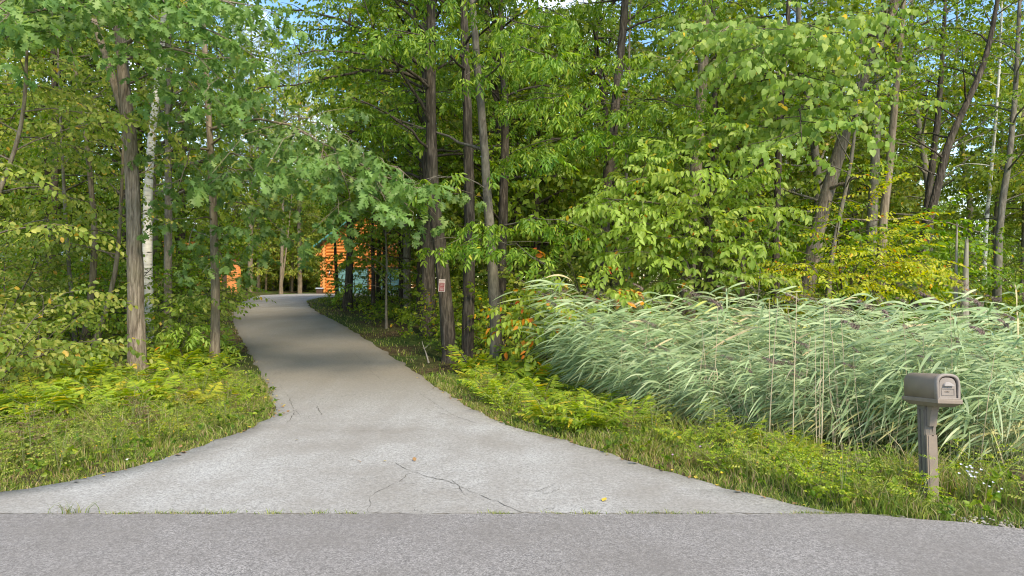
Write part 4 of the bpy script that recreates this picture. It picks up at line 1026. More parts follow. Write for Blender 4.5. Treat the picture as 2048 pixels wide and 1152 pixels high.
shrub('small ash sapling with bright compound leaves right of the stout forked oak', 362, 15.6, 'hick', M_DOGWOOD, 1.25, .6, 5, ds=.24, sc=1.0, seed=481, name='sapling', cat='sapling', limbs=[dict(pts=[(362, 720, 15.6), (366, 670, 15.5), (364, 640, 15.4)], r=.012)])
shrub('viburnum with yellowing leaves between the forked oak and the slim oak', 318, 17.0, 'vib', M_VIBURN, 1.9, 1.4, 7, ds=.24, sc=1.35, seed=491, limbs=[dict(pts=[(310, 640, 17), (350, 595, 16.4), (400, 585, 16), (450, 600, 15.6)], r=.016)])
shrub('leafy bush in the shade behind the dull grey trunk', 985, 18.6, 'maple', M_MAPLE, 1.3, 1.0, 8, ds=.24, seed=501)
shrub('green bush between the dull grey trunk and the reeds', 1090, 15.4, 'maple', M_HERB, 1.8, 1.05, 9, ds=.24, seed=511)
shrub('bleached leafless shrub with twisting bare twigs in front of the dark upright trunk', 1500, 15.0, 'small', M_YELLOW, .01, .01, 0, ds=9, seed=521, mat=M_DEADWOOD, name='dead_shrub', cat='dead shrub', limbs=[
    dict(pts=[(1500, 640, 15), (1522, 560, 15), (1518, 510, 14.8), (1490, 498, 14.7), (1462, 506, 14.6)], r=.014, subs=False), dict(pts=[(1512, 590, 15), (1490, 540, 14.9), (1480, 500, 14.8)], r=.009, subs=False), dict(pts=[(1520, 540, 15), (1540, 480, 14.8), (1545, 450, 14.7)], r=.008, subs=False)])

# understory saplings copied through the woods
protos = []
for i, (k, m, h, rad, nst) in enumerate([('maple', M_MAPLE, 3.2, 1.8, 11), ('maple', M_FAR, 2.4, 1.7, 10), ('vib', M_VIBURN, 2.2, 1.6, 10), ('maple', M_HERB, 1.4, 1.3, 9)]):
    e = shrub('leafy understory sapling among the trunks of the woods', 0, 20, k, m, h, rad, nst, ds=.28, sc=1.05, seed=600 + i, name='understory_sapling', cat='sapling', group='leafy saplings under the taller trees', el=(15, 80))
    protos.append(e)
spots = []
rs = np.random.default_rng(33)
tries = 0
while len(spots) < 120 and tries < 8000:
    tries += 1
    Y = rs.uniform(15.5, 46); X = rs.uniform(-.82, .82) * Y
    if xl(Y) - 2.0 < X < xr(Y) + 2.2: continue
    if Y < 17.5 and (X > .5): continue
    if -19 < X < -6.5 and Y > 34 : continue
    if X < xl(Y) and Y > 33 and X > -24: continue
    if Y > 21 and -.285 < X / Y < -.14 and rs.uniform() < .65: continue
    if Y > 18 and -.445 < X / Y < -.375: continue
    if X < xl(Y) and Y < 19 and X > -7: continue
    if any((X - a) ** 2 + (Y - b_) ** 2 < 1.3 ** 2 for a, b_ in spots): continue
    spots.append((X, Y))
for i, (X, Y) in enumerate(spots):
    k = i % 4
    loc = (X, Y, float(T(X, Y)) - .03); sc = rs.uniform(.75, 1.35)
    if i < 4:
        protos[k].location = loc
    else: copy_tree(protos[k], loc, rs.uniform(0, 6.28), sc)
for i in range(26):
    px = rs.uniform(480, 665); Y = rs.uniform(72, 88); X = (px - CX) / FPX * Y
    copy_tree(protos[i % 4], (X, Y, float(T(X, Y)) - .05), rs.uniform(0, 6.28), rs.uniform(1.1, 1.7))
for px, Y, sc in [(352, 30, 1.5), (395, 32, 1.3), (372, 36, 1.7), (340, 40, 1.6), (415, 38, .55)]:
    X = (px - CX) / FPX * Y
    copy_tree(protos[0], (X, Y, float(T(X, Y)) - .05), rs.uniform(0, 6.28), sc)

# trees deep in the woods
wood = []
rs = np.random.default_rng(5)
for i in range(6):
    p = Plant((0, 0, 0), 'far', 700 + i, .5, 1.25, .75)
    Hh = [15, 17, 13, 18, 16, 14][i]
    pts = [(0, 0, 0), (rs.normal(0, .15), rs.normal(0, .15), Hh * .3), (rs.normal(0, .4), rs.normal(0, .4), Hh * .65), (rs.normal(0, .5), rs.normal(0, .5), Hh)]
    A = p.trunk(pts, [.17, .14, .09, .03], 8)
    p.auto(A, 2.2 if i % 2 else 3.5, Hh * .97, 32, 4.3, el=(0, 35), droop=.10)
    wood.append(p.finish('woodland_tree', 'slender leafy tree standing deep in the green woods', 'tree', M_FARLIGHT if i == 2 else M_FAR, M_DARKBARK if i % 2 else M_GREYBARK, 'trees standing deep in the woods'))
spots = []; tries = 0
while len(spots) < 150 and tries < 9000:
    tries += 1
    Y = 24 + 66 * rs.uniform(0, 1) ** 1.2; X = rs.uniform(-.85, .85) * Y
    if xl(min(Y, 57)) - 2.5 < X < xr(min(Y, 57)) + 2.5: continue
    if -21 < X < -5.5 and 34 < Y < 69: continue
    if -36 < X < -16 and 42 < Y < 64: continue
    if X / Y > -.40 and X / Y < -.30 and Y < 64: continue
    # thin stand where the sky shows through at the right
    if .57 < X / Y < .75 and rs.uniform() < .80: continue
    if -.38 < X / Y < -.26 and rs.uniform() < .6: continue
    if any((X - a) ** 2 + (Y - b_) ** 2 < 1.9 ** 2 for a, b_ in spots): continue
    spots.append((X, Y))
for i, (X, Y) in enumerate(spots):
    k = i % 6; loc = (X, Y, float(T(X, Y)) - .05)
    if i < 6: wood[k].location = loc
    else: copy_tree(wood[k], loc, rs.uniform(0, 6.28), rs.uniform(.75, 1.15))
p = Plant((0, 0, 0), 'far', 720, .42, 1.1, .7)
A = p.trunk([(0, 0, 0), (.1, 0, 3), (0, .2, 7), (.1, .1, 10)], [.12, .1, .06, .02], 8)
p.auto(A, .8, 9.7, 44, 3.6, el=(-5, 25), droop=.10)
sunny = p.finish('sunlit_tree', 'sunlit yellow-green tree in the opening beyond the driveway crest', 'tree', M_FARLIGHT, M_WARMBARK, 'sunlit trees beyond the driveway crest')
for i in range(24):
    px = rs.uniform(485, 660); Y = 66 + 3.2 * (i // 3) + rs.uniform(0, 3); X = (px - CX) / FPX * Y
    loc = (X, Y, float(T(X, Y)) - .05)
    if i == 0: sunny.location = loc
    else: copy_tree(sunny, loc, rs.uniform(0, 6.28), rs.uniform(.7, 1.15))
for i in range(110):
    Y = rs.uniform(92, 128); X = -95 + 190 * (i + rs.uniform(0, 1)) / 110; low = .95 if .55 < X / Y < .78 else 1.0
    copy_tree(wood[i % 6], (X, Y, float(T(X, Y)) - .05), rs.uniform(0, 6.28), rs.uniform(.85, 1.1) * low)

SPR['needle'] = [spray(leaf_simple(.17, .02, .1), 30, .5, 'alt', (-25, 25), (15, 60), 40) for _ in range(4)]
M_NEEDLE = leaf_mat('pine_needles', ((.09, .14, .04), (.16, .21, .06), (.24, .28, .09)), trans=.2)
pp_ = []
for i in range(2):
    p = Plant((0, 0, 0), 'needle', 760 + i, .42, 1.5, .7); A = p.trunk([(0, 0, 0), (.1, 0, 9), (0, .2, 18), (.1, .1, 26)], [.25, .2, .12, .03], 8)
    p.auto(A, 8, 25.6, 44, 4.2, el=(-5, 30), droop=.02)
    pp_.append(p.finish('pine_tree', 'tall wispy pine rising beyond the driveway crest', 'tree', M_NEEDLE, M_WARMBARK, 'wispy pines beyond the driveway crest'))
for i, (px, Y) in enumerate([(500, 64), (548, 70), (600, 66), (655, 72), (470, 70)]):
    loc = ((px - CX) / FPX * Y, Y, float(base_z(Y)) - .05)
    if i < 2: pp_[i].location = loc
    else: copy_tree(pp_[i % 2], loc, rs.uniform(0, 6.28), rs.uniform(.85, 1.1))

#@@LOW
# ------------------------------------------------------------------ ferns
def frond(L, npin, m, seed):
    r = np.random.default_rng(seed); g = Geo()
    t = np.linspace(0, 1, 7); cv = lambda q: np.array([q * L * .86, 0, L * (.55 * q - .48 * q * q)])
    g.tube([cv(q) for q in t], np.linspace(.004, .0012, 7), 3, 0)
    for i in range(npin):
        q = .18 + .8 * i / (npin - 1); ln = L * .36 * math.sin(math.pi * min(1, (q * .9 + .12))) ** .8 * (1.05 - .55 * q) + .012; wd = min(.032, L * .8 / npin)
        for s in (1, -1):
            c = cv(q); a = R(78 - 28 * q + r.normal(0, 4)) * s; pit = R(r.uniform(5, 25))
            d = np.array([math.cos(a) * math.cos(pit), math.sin(a) * math.cos(pit), -math.sin(pit)]); n_ = np.array([math.sin(a), -math.cos(a), 0]) * s
            V = [c]; xs_ = [.12, .3, .42, .6, .72, .88]; ws_ = [.5, .62, .34, .5, .24, .28]
            up, dn = [], []
            for x_, w_ in zip(xs_, ws_):
                b0 = c + d * ln * x_ + np.array([0, 0, -.12 * ln * x_ * x_])
                up.append(b0 + n_ * wd * w_ + [0, 0, .1 * wd]); dn.append(b0 - n_ * wd * w_ + [0, 0, .1 * wd])
            V = np.array(up + dn + [c + d * ln + [0, 0, -.12 * ln]]); k = np.arange(5)
            g.add(V, [np.stack([k, k + 1, k + 7, k + 6], 1), np.array([[5, 12, 11]])], 1)
    return g.data('frond', [M_REEDSTEM, m])
FR = [frond(.72, 15, M_FERN, 1), frond(.62, 13, M_FERN, 2), frond(.55, 12, M_FERN, 3), frond(.5, 12, M_FERNYEL, 4)]
rs = np.random.default_rng(12)
ferns = []
def fern_patch(n, box, yellow=0.0, lab='', grp='', smin=.85, smax=1.4):
    for _ in range(n):
        px, py = rs.uniform(box[0], box[2]), rs.uniform(box[1], box[3])
        X, Y = gp(px, py)
        if xl(Y) - .62 < X < xr(Y) + .5 or (235 < px < 320 and py < 790): continue
        e = thing('fern', lab, 'fern', (X, Y, float(T(X, Y)) - .03), rs.uniform(0, 6.28), grp); s = rs.uniform(smin, smax)
        yel = rs.uniform() < yellow; nf = int(rs.integers(5, 8))
        for k in range(nf):
            link('frond', FR[3] if yel else FR[int(rs.integers(0, 3))], e, (0, 0, 0), (rs.normal(0, .15), R(rs.uniform(-42, -12)), k * 6.283 / nf + rs.uniform(-.4, .4)), s * rs.uniform(.8, 1.1))
fern_patch(50, (230, 720, 545, 835), .3, 'bright yellow-green fern at the foot of the forked oak', 'ferns round the forked oak and slim oak')
fern_patch(34, (40, 740, 300, 850), .1, 'green fern in the bank below the pale viburnum', 'ferns along the left bank')
fern_patch(18, (300, 690, 470, 740), 0, 'shaded fern on the slope behind the oaks', 'ferns on the slope behind the oaks')
fern_patch(30, (905, 742, 1110, 808), .1, 'bright fern in front of the dull grey trunk by the driveway', 'ferns below the middle clump of trees')
fern_patch(26, (1090, 790, 1330, 865), .2, 'fern along the front of the reeds left of the mailbox', 'ferns before the reeds')
fern_patch(18, (1330, 860, 1640, 930), .4, 'small yellowish fern in the grass before the reeds', 'small ferns in the grass before the reeds', .5, .75)
fern_patch(6, (220, 850, 420, 905), .8, 'small yellow fern in the grass of the left verge', 'small yellow ferns on the left verge', .45, .65)

# ------------------------------------------------------------------ reeds
def reed_geo(seed, h, plume=False, dry=False):
    r = np.random.default_rng(seed); g = Geo()
    n = 9; t = np.linspace(0, 1, n); lean = r.uniform(.25, .6) * h * (.12 if dry else 1)
    P = np.stack([-lean * t ** 1.9, r.normal(0, .12) * t ** 2 * h * .3, h * (t - .07 * t ** 3)], 1)
    g.tube(P, np.linspace(.0085 if dry else .0065, .003 if dry else .002, n), 4, 0)
    if dry:
        for i in range(5):
            q = r.uniform(.12, .75); p = np.array([np.interp(q, t, P[:, c]) for c in range(3)]); az = r.uniform(0, 6.28); L = r.uniform(.15, .4)
            d = np.array([math.cos(az) * .6, math.sin(az) * .6, r.uniform(-.6, .5)]); e_ = p + d * L; sd = norm(np.cross(d, UP)) * .008
            g.add([p, p + d * L * .5 + sd, e_ - [0, 0, .06], p + d * L * .5 - sd], np.array([[0, 1, 2, 3]]), 0)
        return g
    nl = int(r.integers(12, 16))
    for i in range(nl):
        q = .27 + .72 * (i + r.uniform(0, .5)) / nl
        p = np.array([np.interp(q, t, P[:, c]) for c in range(3)])
        az = math.pi + r.normal(0, .38) + (.3 if i % 2 else -.1); el = R(r.uniform(-38, 40)); L = r.uniform(.40, .85) * (.65 + .45 * math.sin(math.pi * q)); w = r.uniform(.012, .021)
        d = np.array([math.cos(az) * math.cos(el), math.sin(az) * math.cos(el), math.sin(el)])
        pts = [p]; sag = r.uniform(.04, .20)
        for s in range(6):
            pts.append(pts[-1] + d * L / 6); d = norm(d + np.array([-.06, 0, -sag]))
        pts = np.array(pts); tt = norm(np.gradient(pts, axis=0)); sd = norm(np.cross(tt, UP) * .75 + UP * r.uniform(.2, 1.0) + r.normal(0, .12, 3)); sd = norm(sd - (sd * tt).sum(1, keepdims=True) * tt)
        ww = w * np.array([.45, .9, 1, .95, .75, .45, .04])[:, None]
        V = np.concatenate([pts + sd * ww, pts - sd * ww]); k = np.arange(6)
        g.add(V, np.stack([k, k + 1, k + 8, k + 7], 1), 1)
    if plume:
        tip = P[-1]; d = norm(P[-1] - P[-2])
        for i in range(70):
            q = r.uniform(0, 1); b0 = tip + d * q * .24 + np.array([-.6, 0, -.2]) * (q * .36) ** 1.3
            dd = norm(np.array([-1, r.normal(0, .5), r.normal(-.5, .35)])); L = .06 + .09 * (1 - q); sd = norm(np.cross(dd, UP)) * .008
            g.add([b0, b0 + dd * L * .5 + sd, b0 + dd * L, b0 + dd * L * .5 - sd], np.array([[0, 1, 2, 3]]), 2)
    return g
RM = [M_REEDSTEM, M_REED, M_PLUME]
REEDS = [reed_geo(900 + i, [1.5, 1.9, 2.1, 2.25, 1.7, 1.3, 1.95, 2.15, 2.1, 2.3][i], i >= 8) for i in range(10)]
RD = [g.data('reed', RM, True) for g in REEDS]
def reed_front(X): return np.interp(X, [1.1, 1.6, 2.2, 3.0, 4.0, 5.0, 7.0, 12], [12.7, 11.4, 10.1, 9.15, 8.5, 8.1, 7.75, 7.6])
rs = np.random.default_rng(77)
cand = []
for _ in range(9000):
    X = rs.uniform(1.25, 13.5); f = float(reed_front(X)); Y = f + rs.uniform(0, 1) ** 1.35 * (5.2 if X > 1.5 else 2.0)
    if X / Y > .80 or Y > 14.2: continue
    if any(abs(X - a) < .075 and abs(Y - b_) < .075 for a, b_ in cand[-400:]): continue
    cand.append((X, Y))
    if len(cand) >= 980: break
cand.sort(key=lambda q: q[1] - float(reed_front(q[0])))
bed = Geo()
for i, (X, Y) in enumerate(cand):
    k = int(rs.integers(0, 10)); 
    if k >= 8 and rs.uniform() < .3: k -= 4
    loc = np.array([X, Y, float(T(X, Y)) - .03]); rz = rs.normal(0, .45); s = rs.uniform(.74, 1.2) * (.72 + .28 * min(1, (Y - float(reed_front(X))) / 1.3)) * (.93 + .12 * math.sin(X * 1.3 + 1) + .06 * math.sin(Y * 3 + X * 4)) * float(np.interp(CX + FPX * X / Y, [1110, 1190, 1300, 1420, 1600, 1750, 1900, 2000], [.92, 1.05, 1.03, 1.0, .86, .82, .90, .97]))
    if i < 300:
        o = link('reed', RD[k], None, loc, (rs.normal(0, .06), rs.normal(0, .07), rz), s)
        tag(o, 'blue-green reed bending left in the tall bed behind the mailbox', 'reed', 'reeds bending left in the roadside bed')
    else:
        ca, sa = math.cos(rz), math.sin(rz); m = np.array([[ca, sa, 0], [-sa, ca, 0], [0, 0, 1]])
        g = REEDS[k]; off = bed.n
        bed.V.append(np.concatenate(g.V) @ m * s + loc); bed.P += [p + off for p in g.P]; bed.M += g.M; bed.n += g.n
tag(link('reed_bed', bed.data('reed_bed', RM, True)), kind='stuff')
dd_ = [reed_geo(990 + i, [1.9, 1.5, 2.1][i], dry=True).data('dry_reed', [M_REEDDRY]) for i in range(3)]
for i, (px, py) in enumerate([(1634, 905), (1638, 900), (1642, 905), (1655, 890), (1420, 850), (1605, 890), (1700, 900), (1730, 900), (1745, 890), (1815, 905), (1330, 830), (1345, 830), (1130, 770), (1215, 790), (1480, 870), (1538, 890), (1560, 880), (1900, 920), (1960, 930), (1670, 900), (1400, 860), (1240, 800), (1262, 806), (1585, 895)]):
    X, Y = gp(px, py); Y = min(Y, float(reed_front(max(X, .6))) + .2)
    o = link('dry_reed', dd_[i % 3], None, (X, Y, float(T(X, Y)) - .02), (rs.normal(0, .04), rs.normal(.0, .06), rs.uniform(0, 6.28)), rs.uniform(.75, 1.05))
    tag(o, 'dry straw-coloured reed stalk standing at the front of the green reeds', 'reed', 'dry reed stalks')

for i in range(120):
    X = rs.uniform(1.4, 9.5); Y = float(reed_front(X)) + rs.uniform(-.15, .5)
    o = link('dry_reed', dd_[i % 3], None, (X, Y, float(T(X, Y)) - .02), (rs.normal(0, .25), rs.normal(.1, .25), rs.uniform(0, 6.28)), rs.uniform(.3, .7))
    tag(o, 'dry straw-coloured reed stalk standing at the front of the green reeds', 'reed', 'dry reed stalks')

# ------------------------------------------------------------------ grass and low herbs
def blades(P, h, lean, w, seg=3):
    n = len(P); az = rng.uniform(0, 2 * math.pi, n); d = np.stack([np.cos(az), np.sin(az)], 1); fa = rng.uniform(0, 2 * math.pi, n); sd = np.stack([np.cos(fa), np.sin(fa), 0 * fa], 1)
    V = np.empty((n, 2 * seg + 1, 3))
    for s in range(seg + 1):
        t = s / seg; c = np.column_stack([P[:, :2] + d * (lean * h * t ** 2)[:, None], P[:, 2] + h * (t - .25 * t * t)])
        if s < seg: ww = (w * (1 - .75 * t ** 1.5))[:, None]; V[:, 2 * s] = c - sd * ww; V[:, 2 * s + 1] = c + sd * ww
        else: V[:, 2 * seg] = c
    o = (np.arange(n) * (2 * seg + 1))[:, None]
    Qs = [np.concatenate([o + 2 * s, o + 2 * s + 1, o + 2 * s + 3, o + 2 * s + 2], 1) for s in range(seg - 1)]
    Tq = np.concatenate([o + 2 * seg - 2, o + 2 * seg - 1, o + 2 * seg], 1)
    return V.reshape(-1, 3), [np.concatenate(Qs), Tq]

def scatter(n, f, x0, x1, y0, y1):
    X = rng.uniform(x0, x1, n); Y = rng.uniform(y0, y1, n); k = rng.uniform(0, 1, n) < f(X, Y); X, Y = X[k], Y[k]
    return np.column_stack([X, Y, T(X, Y) - .035])
def verge(X, Y):
    dl, dr = xl(Y) - X, X - xr(Y)
    road_ok = Y > road_edge(X) + .02
    wl = np.interp(Y, [6, 9, 13, 16, 45], [7, 6, 3.5, .9, 1.2]); wr = np.interp(Y, [6, 9, 12, 20, 45], [3.2, 2.4, 1.3, 1.2, 1.6])
    a = np.where(dl > -.03, np.clip(1.25 - dl / wl, 0, 1), 0) * (dl > -.03); b_ = np.where(dr > -.03, np.clip(1.3 - dr / wr, 0, 1), 0)
    patch = .75 + .25 * np.sin(X * 2.3 + np.sin(Y * 1.7)) * np.sin(Y * 2.1 + 1)
    return np.maximum(a, b_) * road_ok * patch
near = scatter(330000, verge, -9.5, 9, 5.2, 14)
far = scatter(50000, verge, -18, 3, 13, 46)
cl = lambda P: .6 + .5 * np.sin(P[:, 0] * 3.1 + 1) * np.cos(P[:, 1] * 2.7) + .3 * np.sin(P[:, 0] * 9 + P[:, 1] * 7)
def edge_d(P): return np.maximum(xl(P[:, 1]) - P[:, 0], P[:, 0] - xr(P[:, 1]))
hN = (.06 + .30 * np.clip(cl(near), .05, 1.4) * np.clip(edge_d(near) / .9, .25, 1)) * rng.uniform(.6, 1.25, len(near))
hF = (.05 + .10 * np.clip(cl(far), .1, 1.2)) * rng.uniform(.6, 1.2, len(far))
post_near = np.exp(-((near[:, 0] - 3.82) / .3) ** 2 - ((near[:, 1] - 6.1) / .25) ** 2); hN *= 1 - .72 * post_near
V1, Q1 = blades(near, hN, rng.uniform(.1, .9, len(near)), rng.uniform(.0028, .006, len(near)), 2)
V2, Q2 = blades(far, hF, rng.uniform(.1, .8, len(far)), rng.uniform(.006, .011, len(far)), 2)
tall = scatter(16000, lambda X, Y: verge(X, Y) * (np.sin(X * 1.9 + 2) * np.sin(Y * 1.4 + X * .3) > .15) * (np.maximum(xl(Y) - X, X - xr(Y)) > .7), -9.5, 9, 5.6, 12)
V3, Q3 = blades(tall, rng.uniform(.3, .62, len(tall)), rng.uniform(.3, 1.1, len(tall)), rng.uniform(.003, .006, len(tall)), 4)
g = Geo(); g.add(V1, Q1); g.add(V2, Q2); g.add(V3, Q3)
tag(link('grass', g.data('grass', [M_GRASS])), kind='stuff')

def herb_patch(n, f, x0, x1, y0, y1, s0, s1, name, mat):
    P = scatter(n, f, x0, x1, y0, y1); k = len(P); P[:, 2] += rng.uniform(.02, .22, k) * s1
    D = np.column_stack([rng.normal(0, 1, (k, 2)), rng.uniform(.3, 2.2, k)]); U = UP + rng.normal(0, .5, (k, 3))
    V, Q = place_sprays('herb', P, D, U, rng.uniform(s0, s1, k))
    tag(link(name, mesh_data(name, V, [Q], [mat], None, True)), kind='stuff')
woods = lambda X, Y: ((xl(Y) - X > .7) | (X - xr(Y) > .9)) * (Y > 9) * np.where(X > 0, Y > 13.5, 1) * (.35 + .65 * (np.sin(X * 1.3 + 1) * np.sin(Y * 1.1) > -.2)) * np.clip(22 / np.maximum(Y, 1), 0, 1)
herb_patch(15000, lambda X, Y: woods(X, Y) * np.where((X < xl(Y)) & (Y < 15), .25, 1), -26, 14, 9.5, 42, .6, 1.3, 'ground_cover', M_HERB)
herb_patch(3400, verge, -8, 8, 5.4, 14, .28, .75, 'verge_weeds', M_MAPLE)
herb_patch(2200, lambda X, Y: verge(X, Y) * (edge_d(np.column_stack([X, Y])) > .3), -8, 8, 5.4, 14, .4, .8, 'yellow_weeds', M_FERN)

def weed(seed, m, h):
    r = np.random.default_rng(seed); st = Geo(); p = Plant((0, 0, 0), 'small', seed)
    for k in range(3):
        tip = np.array([r.normal(0, .12), r.normal(0, .12), h * r.uniform(.7, 1.1)]); L = [np.zeros(3), tip * .5 + [0, 0, .03], tip]
        p.wood.tube(L, [.004, .003, .002], 3)
        for q in np.linspace(.2, 1, 9):
            a = r.uniform(0, 6.28); p.P.append(tip * q); p.D.append(np.array([math.cos(a), math.sin(a), .45])); p.U.append(UP + r.normal(0, .3, 3)); p.Sz.append(.42 * (1.25 - .6 * q))
    return p.finish('weed', 'leafy upright weed in the grass of the verge', 'weed', m, M_REEDSTEM, 'leafy weeds in the roadside verge', crown='leaves', trunk='stem')
M_BROWNWEED = leaf_mat('brown_seed_head', ((.10, .07, .035), (.19, .14, .07), (.30, .24, .12)))
wd = [weed(1, M_HERB, .52), weed(2, M_VIBURN, .45), weed(3, M_FERN, .38), weed(4, M_BROWNWEED, .5)]
wd[3]['label'] = 'brown gone-to-seed weed in the grass of the verge'; wd[3]['group'] = 'brown seeded weeds in the roadside verge'
n_ = 0
for i in range(1200):
    X, Y = rs.uniform(-8, 8), rs.uniform(5.8, 12.5)
    if n_ >= 170 or rs.uniform() > float(verge(X, Y)) or float(edge_d(np.array([[X, Y]]))[0]) < .35: continue
    if abs(X - 3.88) < .35 and Y < 6.4: continue
    loc = (X, Y, float(T(X, Y)) - .04)
    if n_ < 4: wd[n_].location = loc
    else: copy_tree(wd[n_ % 3 if n_ % 9 else 3], loc, rs.uniform(0, 6.28), rs.uniform(.6, 1.2))
    n_ += 1

# ------------------------------------------------------------------ small things
def tuft_data(seed, n, h):
    r = np.random.default_rng(seed); P = np.column_stack([r.normal(0, .06, n), r.normal(0, .012, n), np.zeros(n)])
    V, Q = blades(P, r.uniform(.3, 1, n) * h, r.uniform(.2, 1.1, n), r.uniform(.0015, .003, n)); g = Geo(); g.add(V, Q)
    return g.data('grass_tuft', [M_GRASS])
TU = [tuft_data(1, 40, .05), tuft_data(2, 60, .04), tuft_data(3, 45, .16)]
for px, k, lab in [(145, 2, 'tallest grass tuft in the seam between road and driveway, leftmost'), (237, 1, None), (265, 0, None), (320, 0, None), (350, 0, None), (385, 1, None), (420, 0, None), (455, 0, None), (545, 0, None), (635, 0, None), (700, 0, None), (985, 0, None), (1005, 0, None), (1110, 1, None), (1175, 0, None), (1260, 0, None), (1300, 1, None), (1340, 0, None), (1400, 0, None), (1600, 1, None), (1625, 1, None), (1650, 1, None), (1675, 1, None)]:
    X = (px - CX) / FPX * 5.83
    o = link('grass_tuft', TU[k], None, (X, float(road_edge(X)) + .015, .006), (0, 0, rs.normal(0, .15)), rs.uniform(.8, 1.3))
    tag(o, lab or 'low tuft of dry grass growing in the seam between road and driveway', 'grass tuft', 'grass tufts along the road seam')

M_FALLY = plain_mat('fallen_yellow_leaf', (.55, .40, .06), .7, .2); M_FALLB = plain_mat('fallen_brown_leaf', (.30, .17, .07), .8, .25)
fy = mesh_data('fallen_leaf', leaf_ovate(.075, .05, .3, -.2)[0], [leaf_ovate(.07, .045)[1]], [M_FALLY]); fb = mesh_data('fallen_leaf', leaf_ovate(.085, .055, .4, -.3)[0], [leaf_ovate(.07, .045)[1]], [M_FALLB])
o = link('fallen_leaf', fy, None, (*ray_flat(1205, 1006), .012), (0, 0, 1.0)); tag(o, 'lone yellow leaf lying on the right side of the driveway apron', 'leaf', 'fallen leaves on the driveway')
for i in range(130):
    if i < 7: px, py = rs.uniform(500, 860), rs.uniform(660, 960)
    else:
        Y = rs.uniform(6, 14); X = (xl(Y) + rs.normal(.03, .07)) if i % 2 else (xr(Y) - rs.normal(.03, .07)); px, py = None, None
    if px: X, Y = ray_flat(px, py)
    if i < 7 and not (xl(Y) + .2 < X < xr(Y) - .2): continue
    o = link('fallen_leaf', fb if i % 3 else fy, None, (X, Y, float(base_z(Y)) + .012), (rs.normal(0, .1), rs.normal(0, .1), rs.uniform(0, 6.28)), rs.uniform(.35, .9))
    tag(o, 'small dry leaf fallen on the driveway' if i < 7 else 'dry leaf fallen along the edge of the driveway', 'leaf', 'fallen leaves on the driveway' if i < 7 else 'fallen leaves along the driveway edge')

# gravel at the road's right margin
k = 900; X = rng.uniform(3.7, 9, k); Y = road_edge(X) + rng.normal(.10, .09, k); s = rng.uniform(.006, .02, k)
oct_ = np.array([(1, 0, 0), (-1, 0, 0), (0, 1, 0), (0, -1, 0), (0, 0, .7), (0, 0, -.7)]); of = np.array([[0, 2, 4], [2, 1, 4], [1, 3, 4], [3, 0, 4], [2, 0, 5], [1, 2, 5], [3, 1, 5], [0, 3, 5]])
V = (oct_[None] * rng.uniform(.7, 1.3, (k, 6, 1)) * s[:, None, None] + np.stack([X, Y, np.full(k, .006)], 1)[:, None]).reshape(-1, 3)
tag(link('gravel', mesh_data('gravel', V, [(of[None] + (np.arange(k) * 6)[:, None, None]).reshape(-1, 3)], [plain_mat('gravel_stone', (.33, .30, .26), .9, .4, 20)])), kind='stuff')

# wildflowers
M_ASTER = plain_mat('pale_aster_petal', (.68, .70, .80), .6, .08); M_CLOVER = plain_mat('mauve_clover_flower', (.55, .33, .50), .7, .15); M_GOLD = plain_mat('yellow_petal', (.75, .52, .03), .6, .1); M_WHITEF = plain_mat('white_petal', (.75, .74, .70), .6, .08)
def flower(label, px, py, petal, heads, h, r_, group=None):
    X, Y = gp(px, py); e = thing('wildflower', label, 'flower', (X, Y, float(T(X, Y)) - .03), 0, group); st = Geo()
    for k in range(heads):
        tip = np.array([rs.normal(0, .05 * (heads > 1)), rs.normal(0, .05 * (heads > 1)), h * rs.uniform(.8, 1.1)])
        st.tube([(0, 0, 0), tip * .6 + [0, 0, .02], tip], [.002, .0018, .0012], 3)
        g = Geo(); n = 9
        for j in range(n):
            a = j * 6.283 / n; d = np.array([math.cos(a), math.sin(a) * .7 - .3, .45 + .3 * math.sin(a)]); q = norm(np.cross(d, UP)) * r_ * .3
            g.add([tip, tip + d * r_ * .6 + q, tip + d * r_, tip + d * r_ * .6 - q], np.array([[0, 1, 2, 3]]))
        link('flower_head', g.data('flower_head', [petal]), e)
    link('stem', st.data('stem', [M_REEDSTEM]), e)
flower('cluster of pale blue asters in the grass right of the mailbox post', 1940, 1000, M_ASTER, 14, .30, .018)
flower('small spray of pale asters at the right edge of the grass', 1985, 1015, M_ASTER, 5, .22, .015)
flower('mauve clover in the verge before the reeds', 1400, 930, M_CLOVER, 1, .22, .02, 'mauve clovers'); flower('mauve clover in the verge before the reeds', 1490, 948, M_CLOVER, 1, .22, .02, 'mauve clovers'); flower('mauve clover in the verge before the reeds', 1345, 942, M_CLOVER, 1, .2, .018, 'mauve clovers')
flower('single yellow flower near the right edge of the driveway apron', 1443, 962, M_GOLD, 1, .12, .022)
flower('small white flower head in the left verge by the apron', 255, 936, M_WHITEF, 1, .12, .022, 'white flowers of the left verge'); flower('white flower head among the ferns by the slim oak', 452, 760, M_WHITEF, 1, .22, .026)

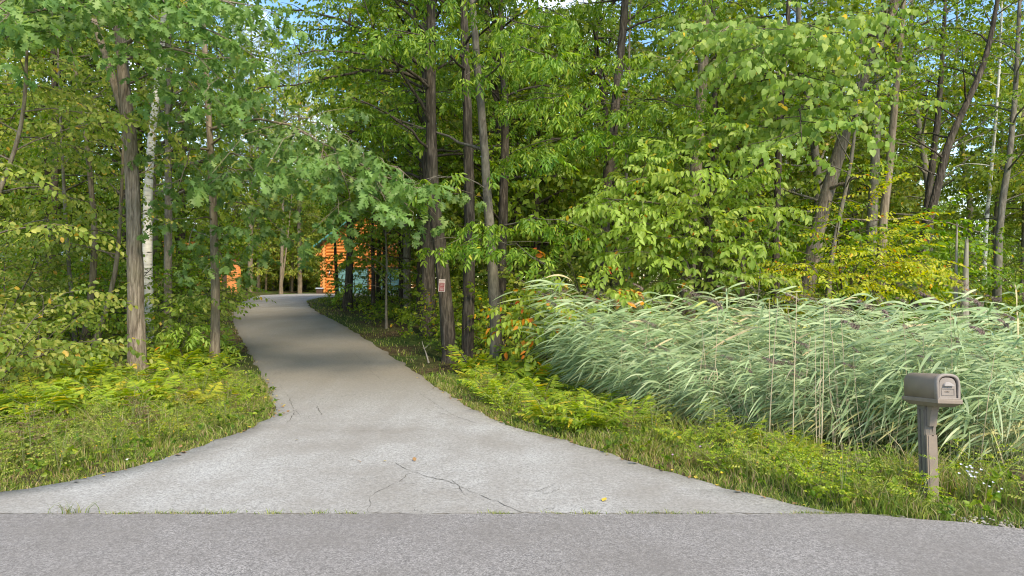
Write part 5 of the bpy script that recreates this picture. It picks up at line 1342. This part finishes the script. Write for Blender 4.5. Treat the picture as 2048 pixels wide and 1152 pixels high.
# notice nailed to the tree
SGN = np.array([(885.5 - CX) / FPX * 16.0, 16.0, CAM_H + (CY - 571) / FPX * 16.0])
sg = thing('notice_sign', 'small weathered red and white notice nailed to a tree trunk right of the driveway', 'sign', (SGN[0], 15.80, SGN[2]), R(4)); sg.rotation_euler = (R(-3), R(3), R(5))
M_SGW = plain_mat('faded_sign_white', (.38, .32, .30), .6, .15); M_SGR = plain_mat('faded_sign_red', (.17, .02, .025), .6, .2); M_INK = plain_mat('sign_ink', (.12, .06, .06), .7, .1)
link('board', Geo().box((0, 0, 0), (.15, .008, .29)).data('board', [M_SGW]), sg)
link('red_panel', Geo().box((0, -.006, -.035), (.118, .005, .19)).data('red_panel', [M_SGR]), sg)
def text(s, size, x, z, mat, y=-.0095):
    c = bpy.data.curves.new('lettering', 'FONT'); c.body = s; c.size = size; c.align_x = 'CENTER'; c.align_y = 'CENTER'; c.extrude = .0008; c.materials.append(mat)
    t = bpy.data.objects.new('lettering', c); COL.objects.link(t)
    me = bpy.data.meshes.new_from_object(t.evaluated_get(bpy.context.evaluated_depsgraph_get())); bpy.data.objects.remove(t)
    return link('lettering', me, sg, (x, y, z), (R(90), 0, 0))
text('NOTICE', .040, 0, .112, M_INK, -.0055); text('PRIVATE', .022, 0, .078, M_INK, -.0055)
text('KEEP', .040, 0, .030, M_SGW); text('OUT', .040, 0, -.006, M_SGW); text('TRESPASS', .024, 0, -.045, M_SGW)
g = Geo()
for z_ in (-.075, -.092, -.108): g.box((0, -.0095, z_), (.09, .002, .007))
link('small_print', g.data('small_print', [M_SGW]), sg)
g = Geo()
for s in (-1, 1): g.box((0, -.006, s * .135), (.010, .006, .010))
link('nail', g.data('nail', [M_DEADWOOD]), sg)

# stump, fallen sticks
X, Y = gp(1195, 772); stp = thing('stump', 'old weathered stump half hidden at the left end of the reeds', 'stump', (X, Y, float(T(X, Y)) - .05))
g = Geo(); A = np.linspace(0, 1, 6); g.tube([(0, 0, z_ * .42) for z_ in A], [.20, .165, .15, .145, .14, .13], 14, 0, False, .05)
for k in range(14):
    a = k * .449; g.tube([(.125 * math.cos(a), .125 * math.sin(a), .38), (.12 * math.cos(a), .12 * math.sin(a), .42 + rs.uniform(.02, .16))], [.03, .006], 4)
link('trunk', g.data('trunk', [M_DEADWOOD], True), stp)
def stick(label, pts, r_, m=M_DEADWOOD):
    X, Y = gp(*pts[0]); b0 = np.array([X, Y, float(T(X, Y))]); P = [np.zeros(3)] + [np.array([(px - CX) / FPX * Y - X, dy_, CAM_H + (CY - py) / FPX * Y - b0[2]]) for px, py, dy_ in pts[1:]]
    g = Geo(); P = smooth_line(P, 10) + rs.normal(0, .006, (10, 3)); g.tube(P, np.linspace(r_, r_ * .3, 10), 5); q = P[6]
    g.tube([q, q + [.12, .05, .12]], [r_ * .5, .003], 4)
    o = link('stick', g.data('stick', [m], True), None, tuple(b0)); tag(o, label, 'stick')
stick('bleached dead branch leaning in the litter left of the notice tree', [(858, 726), (850, 705, .1), (842, 684, .2)], .022)
stick('dead stick propped between the rough trunk and the dull grey trunk', [(963, 732), (972, 722, .1), (984, 712, .2)], .014)
stick('dark fallen stick in the ferns left of the forked oak', [(192, 768), (160, 740, .1), (128, 715, .2)], .016, M_TWIG)
